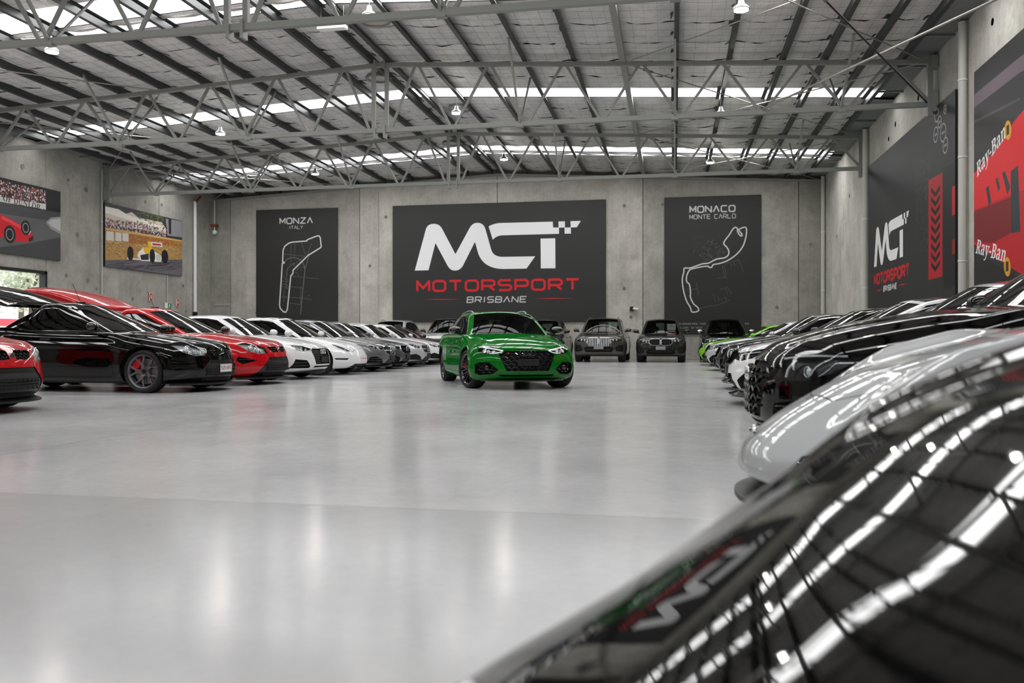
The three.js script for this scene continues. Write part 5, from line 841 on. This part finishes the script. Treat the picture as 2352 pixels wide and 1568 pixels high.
board('sign_board', 'back', -20.0, -15.8, 1.15, 7.2, 'dark board with the Monza Italy race circuit outline', 'sign', SIGNS, 230, (g, w, h, X, Y) => {
  g.fillStyle = INK; g.fillRect(0, 0, w, h); const Z = zoomed(560, 440, 5.227, onBack), P = (p) => { const [a, b] = Z(p[0], p[1]); return [X(a), Y(b)]; };
  const thin = (list, lw, c) => stroke(g, list.map(P), lw, c);
  for (const l of [[[575, 640], [575, 860], [520, 960], [520, 1160]], [[625, 630], [612, 800]], [[700, 610], [750, 770]], [[820, 620], [775, 760]], [[500, 750], [740, 775]], [[740, 775], [640, 850], [530, 920], [525, 1020]], [[470, 1000], [510, 1050], [545, 1055]], [[565, 1015], [905, 1045]], [[465, 1075], [545, 1078]], [[570, 1140], [715, 1155]], [[450, 1262], [745, 1280], [820, 1298]], [[545, 1335], [690, 1355]], [[640, 950], [660, 920], [735, 910]], [[620, 965], [660, 985], [668, 1020]], [[470, 1130], [535, 1170]], [[490, 1170], [490, 1330]], [[690, 1150], [690, 1350]], [[780, 1240], [800, 1255]], [[465, 1100], [540, 1130]], [[500, 1095], [530, 1160]]]) thin(l, 3, '#7b7b7b');
  thin(smooth([[490, 850], [540, 805], [600, 792], [670, 810], [720, 860], [740, 930], [730, 1050], [705, 1300], [690, 1470]]), 9, '#6a6a6a'); thin(smooth([[790, 770], [760, 870], [742, 930]]), 7, '#6a6a6a');
  { const [x, y] = P([603, 868]); g.strokeStyle = '#8a8a8a'; g.lineWidth = 3; g.beginPath(); g.arc(x, y, 10, 0, 7); g.stroke(); }
  for (let i = 0; i < 46; i++) { const x = 380 + rnd() * 90, y = 860 + rnd() * 400; thin([[x, y], [x + rr(-8, 8), y + rr(4, 22)]], 1.6, '#444'); }
  stroke(g, [[495, 855], [473, 838], [480, 700], [500, 655], [545, 620], [590, 606], [765, 592], [770, 577], [885, 532], [908, 530], [925, 548], [938, 660], [930, 672], [780, 765], [600, 942], [596, 985], [572, 1010], [530, 1415], [510, 1448], [480, 1440], [445, 1400], [436, 1360], [470, 860]].map(P), 14, '#d2d2d2', true);
  const [x0, y0] = P([442, 322]), [x1, y1] = P([832, 376]); letters(g, 'MONZA', x0, y0, x1 - x0, y1 - y0, 13, '#cfcfcf'); const [x2, y2] = P([556, 412]), [x3, y3] = P([716, 444]); letters(g, 'ITALY', x2, y2, x3 - x2, y3 - y2, 7, '#bdbdbd');
});
board('sign_board', 'back', -0.42, 3.74, 1.15, 7.2, 'dark board with the Monaco Monte Carlo race circuit outline', 'sign', SIGNS, 230, (g, w, h, X, Y) => {
  g.fillStyle = INK; g.fillRect(0, 0, w, h); const Z = zoomed(1500, 430, 4.75, onBack), P = (p) => { const [a, b] = Z(p[0], p[1]); return [X(a), Y(b)]; };
  for (let i = 0; i < 190; i++) { const x = rr(380, 820), y = rr(570, 850), keep = Math.abs((x - 620) / 230) + Math.abs((y - 720) / 140) < 1; if (!keep) continue; const a = rnd() < 0.5 ? 0.65 : -0.75, l = rr(15, 60); stroke(g, [[x, y], [x + Math.cos(a) * l, y + Math.sin(a) * l]].map(P), rr(1.5, 3), rnd() < 0.4 ? '#686868' : '#4a4a4a'); }
  for (let i = 0; i < 60; i++) { const x = rr(400, 760), y = rr(500, 640); stroke(g, [[x, y], [x + rr(10, 40), y + rr(15, 40)]].map(P), 1.5, '#3a3a3a'); }
  for (const l of [[[755, 850], [775, 975], [790, 990]], [[775, 850], [800, 985], [770, 985], [705, 995]], [[470, 1040], [495, 1170]], [[410, 1118], [480, 1105]], [[735, 1110], [785, 1100], [805, 1080], [825, 1110], [860, 1170]], [[790, 1100], [815, 1170]], [[655, 1165], [682, 1255]], [[708, 1190], [722, 1240]], [[745, 1215], [758, 1235]], [[780, 1195], [795, 1230]], [[520, 1320], [620, 1290], [660, 1300], [740, 1270], [840, 1230]], [[780, 840], [930, 790], [960, 850], [985, 920]], [[845, 830], [860, 860]], [[880, 820], [895, 860]], [[380, 1100], [380, 1145], [400, 1145]]]) stroke(g, l.map(P), 4, '#5a5a5a');
  const tr = [[338, 885], [400, 880], [540, 835], [600, 828], [690, 785], [780, 768], [815, 745], [826, 700], [800, 650], [772, 620], [775, 595], [830, 520], [880, 445], [905, 438], [920, 455], [920, 480], [955, 530], [970, 528], [968, 512], [935, 465], [945, 455], [1000, 436], [1015, 445], [1018, 500], [1000, 590], [970, 660], [900, 740], [800, 805], [720, 832], [650, 848], [640, 872], [610, 872], [600, 862], [410, 895], [395, 905], [370, 955], [362, 1000], [372, 1040], [390, 1050], [408, 1150], [405, 1190], [440, 1270], [490, 1315], [495, 1345], [425, 1360], [405, 1310], [365, 1240], [330, 1120], [318, 1000], [335, 920]];
  stroke(g, smooth(tr, true).map(P), 13, '#d0d0d0', true);
  const [x0, y0] = P([402, 216]), [x1, y1] = P([892, 262]); letters(g, 'MONACO', x0, y0 - 4, x1 - x0, y1 - y0 + 4, 14, '#cdcdcd'); const [x2, y2] = P([398, 303]), [x3, y3] = P([898, 335]); letters(g, 'MONTE CARLO', x2, y2, x3 - x2, y3 - y2, 8, '#b9b9b9');
  g.fillStyle = '#8f8f8f'; g.font = 'bold 26px sans-serif'; g.textAlign = 'left'; const [q, r] = P([262, 1500]); g.fillText('1ST GRAND PRIX - 1929', q, r); g.fillText('NO. LAPS - 78 / RACE', q, r + 40); const [q2] = P([1000, 1490]); g.fillText('KM', q2, r);
});
// murals on the right wall
board('wall_mural', 'right', 21.15, 30.1, 1.3, 6.6, 'dark mural with a small white logo and a red stripe', 'mural', 'murals on the right wall', 150, (g, w, h, X, Y, k) => {
  g.fillStyle = '#28282a'; g.fillRect(0, 0, w, h); const Z = zoomed(1960, 0, 2.24, (a, b) => onSide(a, b, XR)), P = (zx, zy) => { const [a, b] = Z(zx, zy); return [X(a), Y(b)]; };
  const quad = (pts, c) => { g.fillStyle = c; g.beginPath(); pts.forEach((p, i) => { const [x, y] = P(...p); i ? g.lineTo(x, y) : g.moveTo(x, y); }); g.fill(); };
  for (let i = 0; i < 700; i++) { const [x, y] = P(rr(330, 412), rr(810, 1290)); g.fillStyle = ['#4a4648', '#39363a', '#544c50', '#333135'][i % 4]; g.fillRect(x, y, rr(2, 7), rr(3, 10)); }
  quad([[402, 925], [475, 885], [475, 1420], [402, 1440]], '#b4121c'); quad([[478, 870], [545, 820], [545, 1470], [478, 1490]], '#141416'); quad([[525, 960], [545, 950], [545, 1100], [525, 1110]], '#c0131e'); quad([[525, 1230], [545, 1225], [545, 1300], [525, 1310]], '#8e1019');
  for (let i = 0; i < 9; i++) { const y = 955 + i * 48, a = P(416, y + 6), b = P(438, y + 34), c = P(462, y - 6), d = P(462, y + 20), e = P(438, y + 58), f = P(416, y + 30); g.fillStyle = '#1b0a0c'; g.beginPath(); [a, b, c, d, e, f].forEach((q, k) => (k ? g.lineTo(...q) : g.moveTo(...q))); g.fill(); g.fillStyle = '#b4121c'; const m = P(438, y + 20); g.fillRect(m[0] - 7, m[1] - 6, 14, 12); }
  for (const [x, y, r] of [[445, 590, 30], [460, 625, 26], [440, 690, 34], [478, 680, 40], [490, 745, 34], [488, 560, 18]]) { const [a, b] = P(x, y); g.strokeStyle = '#a9a4a8'; g.lineWidth = 6; g.beginPath(); g.arc(a, b, r * 0.8, 0, 7); g.stroke(); g.fillStyle = '#8a868a'; g.fillRect(a - r * 0.5, b - 5, r, 10); }
  { const [x0, y0] = P(118, 1365), [x1] = P(300, 1310), [, yt] = P(300, 1075), [, yb] = P(300, 1312); drawLogo(g, x0, Math.min(yt, y0), x1 - x0, Math.abs(yb - yt), '#f0f0f2'); const hh = Math.abs(yb - yt); letters(g, 'MOTORSPORT', x0 + 4, yb + hh * 0.2, x1 - x0 - 4, hh * 0.22, 15, '#c5131e'); letters(g, 'BRISBANE', x0 + (x1 - x0) * 0.3, yb + hh * 0.54, (x1 - x0) * 0.38, hh * 0.11, 8, '#c4c4c4', 0.12); redDash(g, x0 + (x1 - x0) * 0.06, x0 + (x1 - x0) * 0.27, yb + hh * 0.6, 7); redDash(g, x0 + (x1 - x0) * 0.72, x0 + (x1 - x0) * 0.94, yb + hh * 0.6, 7); }
});
board('wall_mural', 'right', 11.4, 19.9, 1.3, 6.6, 'dark mural with a huge red racing car nose, nearest on the right wall', 'mural', 'murals on the right wall', 150, (g, w, h, X, Y) => {
  g.fillStyle = '#2a282a'; g.fillRect(0, 0, w, h); const Z = zoomed(1960, 0, 2.24, (a, b) => onSide(a, b, XR)), P = (zx, zy) => { const [a, b] = Z(zx, zy); return [X(a), Y(b)]; };
  const poly = (pts, c) => { g.fillStyle = c; g.beginPath(); pts.forEach((p, i) => { const [x, y] = P(...p); i ? g.lineTo(x, y) : g.moveTo(x, y); }); g.fill(); };
  poly([[597, 520], [878, 290], [990, 220], [990, 320], [878, 370], [597, 585]], '#6b5d66'); poly([[597, 640], [878, 500], [878, 512], [597, 655]], '#4b474b');
  poly([[597, 925], [650, 880], [760, 760], [850, 620], [900, 560], [1100, 420], [1300, 400], [1300, 1500], [900, 1420], [597, 1230]], '#c00f1c'); poly([[597, 925], [650, 880], [760, 760], [850, 620], [900, 560], [1100, 420], [1300, 400], [1300, 900], [880, 980], [597, 1095]], '#e01420');
  poly([[597, 1100], [700, 1065], [860, 1000], [860, 1180], [740, 1250], [597, 1240]], '#7c1018'); poly([[597, 1290], [700, 1330], [878, 1430], [990, 1500], [597, 1560]], '#1c1a1b');
  for (const b of [[[700, 965], [716, 955], [728, 1040], [716, 1062]], [[750, 920], [762, 912], [775, 965], [765, 985]], [[785, 890], [800, 880], [828, 960], [812, 1000]], [[830, 880], [868, 850], [880, 1190], [832, 1200]]]) poly(b, '#2c3438');
  g.strokeStyle = '#f2eeee'; g.fillStyle = '#f2eeee'; g.save(); { const [x, y] = P(652, 912), [x2, y2] = P(775, 742), l = Math.hypot(x2 - x, y2 - y); g.translate(x, y); g.rotate(Math.atan2(y2 - y, x2 - x)); g.font = `italic bold ${Math.round(l / 3.4)}px serif`; g.fillText('Ray-Ban', 0, 0); } g.restore();
  g.save(); { const [x, y] = P(645, 1300), [x2, y2] = P(770, 1338), l = Math.hypot(x2 - x, y2 - y); g.translate(x, y); g.rotate(Math.atan2(y2 - y, x2 - x)); g.font = `italic bold ${Math.round(l / 3.4)}px serif`; g.fillText('Ray-Ban', 0, 0); } g.restore();
  for (const [zx, zy] of [[815, 668], [812, 1372]]) { const [x, y] = P(zx, zy); g.fillStyle = '#e0a21a'; g.beginPath(); g.ellipse(x, y, 24, 30, -0.5, 0, 7); g.fill(); g.fillStyle = '#3a2a10'; g.fillRect(x - 11, y - 15, 20, 28); }
});
// framed photographs on the left wall
board('wall_photograph', 'left', 22.6, 28.1, 3.8, 6.37, 'wall photograph of an old red racing car on a road', 'picture', 'photographs on the left wall', 180, (g, w, h, X, Y) => {
  const Z = zoomed(0, 380, 4.612, (a, b) => onSide(a, b, XL)), P = (zx, zy) => { const [a, b] = Z(zx, zy); return [X(a), Y(b)]; }, poly = (pts, c) => { g.fillStyle = c; g.beginPath(); pts.forEach((p, i) => { const [x, y] = P(...p); i ? g.lineTo(x, y) : g.moveTo(x, y); }); g.fill(); };
  g.fillStyle = '#5a5a5c'; g.fillRect(0, 0, w, h); g.fillStyle = '#1e1e20'; g.fillRect(0, 0, w, h * 0.36);
  poly([[-200, 430], [0, 380], [300, 450], [630, 500], [630, 560], [480, 580], [-200, 480]], '#444547'); poly([[-300, 900], [200, 840], [630, 760], [630, 1020], [-300, 960]], '#3c3c3e'); poly([[470, 600], [520, 550], [630, 540], [630, 730], [520, 670]], '#8d8d8c'); poly([[490, 605], [530, 570], [630, 558], [630, 700], [540, 650]], '#b4b4b2');
  for (let i = 0; i < 1500; i++) { const x = rnd() * w * 0.86, y = h * (0.03 + rnd() * 0.27); g.fillStyle = ['#c9b8b4', '#8b4a46', '#e6e2e0', '#3d2c2c', '#6d5a58', '#a23a38'][i % 6]; g.fillRect(x, y, rr(4, 10), rr(5, 12)); }
  poly([[-200, 300], [0, 330], [300, 385], [470, 405], [470, 465], [300, 435], [0, 385], [-200, 350]], '#c8c6c2'); g.fillStyle = '#33302f'; g.save(); { const [x, y] = P(10, 372); g.translate(x, y); g.rotate(0.035); g.font = 'bold 52px serif'; g.fillText('OF DUNLOP', 0, 0); } g.restore();
  poly([[-300, 470], [-100, 480], [0, 520], [120, 580], [240, 650], [330, 730], [340, 775], [290, 815], [220, 810], [120, 800], [0, 760], [-300, 760]], '#c81424'); poly([[0, 530], [120, 590], [230, 650], [200, 670], [90, 610], [0, 570]], '#e2424a'); poly([[215, 640], [260, 640], [310, 700], [290, 735], [240, 690]], '#f0d8d0'); poly([[285, 770], [335, 745], [335, 790], [290, 812]], '#2a0a0c');
  for (const [x, y, r] of [[85, 730, 62], [255, 660, 50], [-150, 720, 62]]) { const [a, b] = P(x, y), [c] = P(x + r, y); g.fillStyle = '#161617'; g.beginPath(); g.ellipse(a, b, Math.abs(c - a), Math.abs(c - a) * 1.15, 0, 0, 7); g.fill(); g.strokeStyle = '#8f9090'; g.lineWidth = 7; g.beginPath(); g.ellipse(a, b, Math.abs(c - a) * 0.6, Math.abs(c - a) * 0.72, 0, 0, 7); g.stroke(); }
});
board('wall_photograph', 'left', 30.6, 36.1, 3.82, 6.38, 'wall photograph of a pale open wheel racing car before straw bales', 'picture', 'photographs on the left wall', 180, (g, w, h, X, Y) => {
  const Z = zoomed(0, 380, 4.612, (a, b) => onSide(a, b, XL)), P = (zx, zy) => { const [a, b] = Z(zx, zy); return [X(a), Y(b)]; }, poly = (pts, c) => { g.fillStyle = c; g.beginPath(); pts.forEach((p, i) => { const [x, y] = P(...p); i ? g.lineTo(x, y) : g.moveTo(x, y); }); g.fill(); };
  g.fillStyle = '#3a3638'; g.fillRect(0, 0, w, h * 0.4); poly([[1098, 430], [1240, 460], [1320, 510], [1380, 490], [1450, 550], [1560, 570], [1700, 600], [1750, 680], [1740, 720], [1098, 620]], '#d8c8b8'); poly([[1098, 430], [1240, 465], [1340, 520], [1740, 660], [1740, 690], [1098, 500]], '#efe9e2');
  for (let i = 0; i < 260; i++) { const x = rr(1430, 1710), y = rr(490, 620); if (y < 490 + (x - 1430) * 0.35 || rnd() < 0.4) { const [a, b] = P(x, y); g.fillStyle = ['#5d6f3a', '#46562c', '#7c8a4a'][i % 3]; g.fillRect(a, b, rr(5, 14), rr(4, 10)); } }
  poly([[1740, 560], [1915, 590], [1915, 760], [1760, 740]], '#8c8c90'); poly([[1770, 560], [1800, 565], [1800, 730], [1775, 720]], '#2c2a2c');
  for (let i = 0; i < 900; i++) { const t = rnd(), x = 1098 + t * 660, y = 545 + t * 110 + rnd() * 105, [a, b] = P(x, y); g.fillStyle = ['#2c2428', '#7b3038', '#c9bcb8', '#4a3e44', '#e6e0de', '#8a6a62'][i % 6]; g.fillRect(a, b, rr(4, 11), rr(6, 14)); }
  poly([[1098, 660], [1915, 790], [1915, 1000], [1098, 1010]], '#b08a52'); poly([[1098, 660], [1330, 695], [1915, 800], [1915, 860], [1330, 820], [1098, 730]], '#a5672f'); poly([[1098, 655], [1330, 690], [1915, 790], [1915, 808], [1330, 715], [1098, 680]], '#cda868');
  for (let i = 0; i < 700; i++) { const t = rnd(), x = 1098 + t * 817, y = 700 + t * 110 + rnd() * 250, [a, b] = P(x, y); g.fillStyle = ['#c79b58', '#8e6230', '#d8b878', '#7a5a2e'][i % 4]; g.fillRect(a, b, rr(8, 30), rr(2, 4)); }
  for (const x of [1108, 1205, 1280]) poly([[x, 692 + (x - 1108) * 0.11], [x + (x === 1108 ? 82 : 66), 700 + (x - 1108) * 0.11], [x + (x === 1108 ? 82 : 66), 800 + (x - 1108) * 0.05], [x, 790 + (x - 1108) * 0.05]], '#d3d0cc');
  poly([[1098, 1000], [1915, 995], [1915, 1190], [1098, 1085]], '#6a666c'); for (let i = 0; i < 60; i++) { const x = rr(1100, 1800), y = rr(1010, 1120), p = [[x, y], [x + rr(60, 200), y - rr(4, 20)]].map((q) => P(...q)); stroke(g, p, rr(2, 5), '#3d3a3f'); }
  poly([[1450, 920], [1500, 870], [1560, 870], [1700, 960], [1690, 1020], [1480, 1010], [1440, 960]], '#ece6dc'); poly([[1500, 875], [1560, 865], [1570, 930], [1520, 930]], '#e6b428'); poly([[1548, 800], [1580, 805], [1610, 930], [1560, 900]], '#e6b428'); poly([[1580, 805], [1705, 820], [1705, 862], [1590, 852]], '#dcd6d2'); poly([[1600, 822], [1690, 832], [1690, 850], [1600, 842]], '#b03038'); poly([[1330, 975], [1550, 995], [1540, 1010], [1330, 990]], '#e8e2dc'); poly([[1470, 950], [1560, 930], [1560, 1000], [1480, 1000]], '#2c2c34'); poly([[1640, 940], [1690, 950], [1680, 1010], [1640, 1005]], '#c9c4c0');
  for (const [x, y, rx, ry] of [[1365, 930, 34, 74], [1598, 960, 30, 76], [1732, 965, 36, 72]]) { const [a, b] = P(x, y), [c] = P(x + rx, y), [, d] = P(x, y + ry); g.fillStyle = '#17161a'; g.beginPath(); g.ellipse(a, b, Math.abs(c - a), Math.abs(d - b), 0, 0, 7); g.fill(); }
});
// ---------------------------------------------------------------- pipes, conduits, cameras and wall signs
function pipe(name, x, D, y0, y1, r, label, mat = M.pipe, clips = []) { const p = mesh(name, rod(W(x, y0, D), W(x, y1, D), r, 16), mat); top(p, label, 'pipe', 'pipes on the walls'); for (const y of clips) mesh('pipe_clip', disc(r * 1.15, 0.03, x, y, -D, 'y', 16), M.white, p); return p; }
pipe('downpipe', XR - 0.13, 20.45, 0, eaveY - 0.1, 0.085, 'thick pale downpipe between the two murals', M.pipe, [2.6, 4.9, 6.6]);
pipe('downpipe', XR - 0.13, 30.25, 0, eaveY - 0.1, 0.085, 'pale downpipe at the far end of the white logo mural', M.pipe, [2.6, 4.9]);
pipe('downpipe', XR - 0.13, 38.5, 0, eaveY - 0.1, 0.085, 'pale downpipe in the far right corner', M.pipe, [3, 5.5]);
{ const p = pipe('downpipe', XL + 0.085, 37.15, 2.1, 7.45, 0.075, 'white downpipe near the far left corner', M.white, [3.6, 6.4]); mesh('pipe_shoe', rbox(0.17, 0.22, 0.17, 0.02, XL + 0.09, 2.1, -37.15), M.black, p); mesh('pipe_elbow', rod(W(XL + 0.13, 7.4, 37.15), W(XL + 0.16, 7.75, 37.5), 0.05, 10), M.rust, p); }
pipe('conduit', -13.8, 38.62, 0.3, 7.9, 0.018, 'thin conduit on the end wall left of the wide board', M.pipe, [2.8, 5.2]);
pipe('conduit', XL + 0.04, 30.48, 0.3, eaveY - 0.3, 0.022, 'thin conduit on the left wall beside the straw bale photograph', M.pipe, [2.6, 4.6, 5.6]);
pipe('conduit', XL + 0.04, 34.95, 2.5, 3.8, 0.014, 'thin conduit from the photograph down to the exit sign', M.pipe);
pipe('conduit', XL + 0.04, 34.4, 6.4, eaveY - 0.3, 0.014, 'thin conduit above the straw bale photograph', M.pipe);
pipe('conduit', -1.72, 38.64, 1.25, 2.2, 0.014, 'short conduit below the small camera on the end wall', M.pipe);
{ const c = mesh('conduit', rod(W(-3.0, 1.38, 38.64), W(-1.75, 1.38, 38.64), 0.02, 10), M.pipe); top(c, 'level conduit behind the olive off-road car', 'pipe', 'pipes on the walls'); }
{ const c = mesh('conduit', rod(W(-22.2, 2.63, 38.64), W(-21.4, 2.63, 38.64), 0.014, 8), M.pipe); top(c, 'short level conduit in the far left corner', 'pipe', 'pipes on the walls'); }
{ // camera on the end wall
  const c = group('security_camera'); c.position.set(-1.8, 2.27, -DB + 0.02); top(c, 'small black and white camera on the end wall', 'camera');
  mesh('wall_box', rbox(0.16, 0.2, 0.12, 0.015, -0.06, 0, 0.07), M.black, c); mesh('camera_body', [rod(V(0.02, 0.0, 0.1), V(0.24, -0.03, 0.22), 0.05, 12), new THREE.SphereGeometry(0.055, 12, 8).translate(0.05, 0, 0.1)], M.white, c); mesh('mount', rod(V(0.12, -0.05, 0.1), V(0.2, -0.12, 0.02), 0.02, 8), M.white, c);
}
{ const c = group('security_camera'); c.position.set(XL + 0.35, 6.15, -DB + 0.25); top(c, 'white dome camera high in the far left corner', 'camera'); mesh('bracket', rbox(0.3, 0.12, 0.3, 0.02, 0, 0.32, 0), M.rust, c); mesh('stem', rod(V(0, 0.3, 0), V(0, 0.05, 0), 0.025, 8), M.white, c); mesh('dome', new THREE.SphereGeometry(0.11, 16, 12), M.white, c); mesh('drop_pipe', rod(V(0, 0.36, 0), V(0, 1.55, 0), 0.03, 8), M.pipe, c); }
function wallSign(D, y, w, h, draw, label) { const s = mesh('safety_sign', rbox(0.05, h, w, 0.008, 0, 0, 0), M.white); s.position.set(XL + 0.04, y, -D); top(s, label, 'sign'); mesh('print', new THREE.PlaneGeometry(w - 0.03, h - 0.02).rotateY(Math.PI / 2).translate(0.027, 0, 0), std(0xffffff, 0.5, 0, { map: canvasTex(128, Math.round(128 * h / w), draw) }), s); }
wallSign(35.0, 2.42, 0.5, 0.26, (g, w, h) => { g.fillStyle = '#e4e6e2'; g.fillRect(0, 0, w, h); g.fillStyle = '#0f7a3c'; g.fillRect(w * 0.42, 0, w * 0.58, h); g.fillStyle = '#f2f4f0'; g.beginPath(); g.arc(w * 0.7, h * 0.2, h * 0.1, 0, 7); g.fill(); g.lineWidth = h * 0.12; g.strokeStyle = '#f2f4f0'; g.beginPath(); g.moveTo(w * 0.7, h * 0.3); g.lineTo(w * 0.66, h * 0.62); g.lineTo(w * 0.58, h * 0.9); g.moveTo(w * 0.66, h * 0.6); g.lineTo(w * 0.78, h * 0.88); g.moveTo(w * 0.58, h * 0.5); g.lineTo(w * 0.7, h * 0.36); g.lineTo(w * 0.8, h * 0.52); g.stroke(); }, 'green and white running man exit sign on the left wall');
wallSign(33.7, 2.74, 0.2, 0.34, (g, w, h) => { g.fillStyle = '#d8342a'; g.fillRect(0, 0, w, h); g.fillStyle = '#f4e8e2'; g.fillRect(w * 0.35, h * 0.25, w * 0.3, h * 0.5); }, 'red fire point sign left of the exit sign');
wallSign(35.75, 2.58, 0.2, 0.3, (g, w, h) => { g.fillStyle = '#c82a2a'; g.fillRect(0, 0, w, h); g.fillStyle = '#f0dcd8'; g.fillRect(w * 0.3, h * 0.2, w * 0.4, h * 0.45); }, 'red fire sign right of the exit sign');
// ---------------------------------------------------------------- lamps and vents below the roof
const lampNames = { '-14.73': 'left slope', '-6.69': 'ridge', 1.36: 'right slope' }, lampRows = { 18: 'nearest row in view', 26: 'middle row', 33.6: 'far row', 10: 'row above the camera', 2: 'row behind the camera' };
for (const x of [-14.73, -6.69, 1.36]) for (const D of [18.2, 26, 33.6, 10, 2]) {
  const y = deckY(x) - (D === 26 ? 0.75 : 0.62), l = group('high_bay_lamp'); l.position.set(x, y, -D);
  top(l, `round high bay lamp under the ${lampNames[x]}, ${lampRows[D === 18.2 ? 18 : D]}`, 'lamp', 'high bay lamps');
  mesh('chain', rod(V(0, 0.2, 0), V(0, D === 26 ? 0.52 : 0.39, 0), 0.008, 6), M.galv, l); mesh('housing', new THREE.LatheGeometry([[0.0, 0.22], [0.05, 0.22], [0.07, 0.12], [0.16, 0.04], [0.17, 0.0], [0.15, 0.0]].map((p) => new THREE.Vector2(...p)), 24), M.galv, l);
  mesh('lamp_glass', disc(0.15, 0.04, 0, 0.0, 0, 'y', 24), M.bulb, l);
  const s = new THREE.PointLight(0xfff8ee, 4); s.position.set(0, -0.06, 0); s.shadow.radius = 6; s.castShadow = true; s.name = 'high_bay_light'; l.add(s);
}
{ const l = group('batten_light'); l.position.set(-7.86, 8.16, -18.9); top(l, 'white batten light hanging beside the ridge', 'lamp'); mesh('batten_body', rbox(0.7, 0.09, 0.2, 0.02), M.white, l); for (const s of [-1, 1]) mesh('hanger', rod(V(s * 0.28, 0.04, 0), V(s * 0.28, 0.5, 0), 0.006, 6), M.galv, l); }
{
  const vents = [[-7.15, 19.8, 'round roof vent nearest the camera'], [-8.6, 24.2, 'round roof vent before the middle truss skylight'], [-7.05, 27.8, 'round roof vent behind the middle truss'], [-8.6, 32.7, 'round roof vent farthest away']];
  for (const [x, D, label] of vents) { const v = group('roof_vent'); v.position.set(x, deckY(x) - 0.16, -D); top(v, label, 'vent', 'round roof vents'); mesh('throat_ring', new THREE.TorusGeometry(0.36, 0.035, 8, 32).rotateX(Math.PI / 2), M.galv, v); mesh('vent_plate', disc(0.35, 0.02, 0, 0.03, 0, 'y', 32), std(0xb9b2ae, 0.35, 0.4), v); mesh('throat', new THREE.CylinderGeometry(0.36, 0.36, 0.2, 32, 1, true).translate(0, 0.1, 0), M.galv, v); }
}
renderer.render(scene, camera);
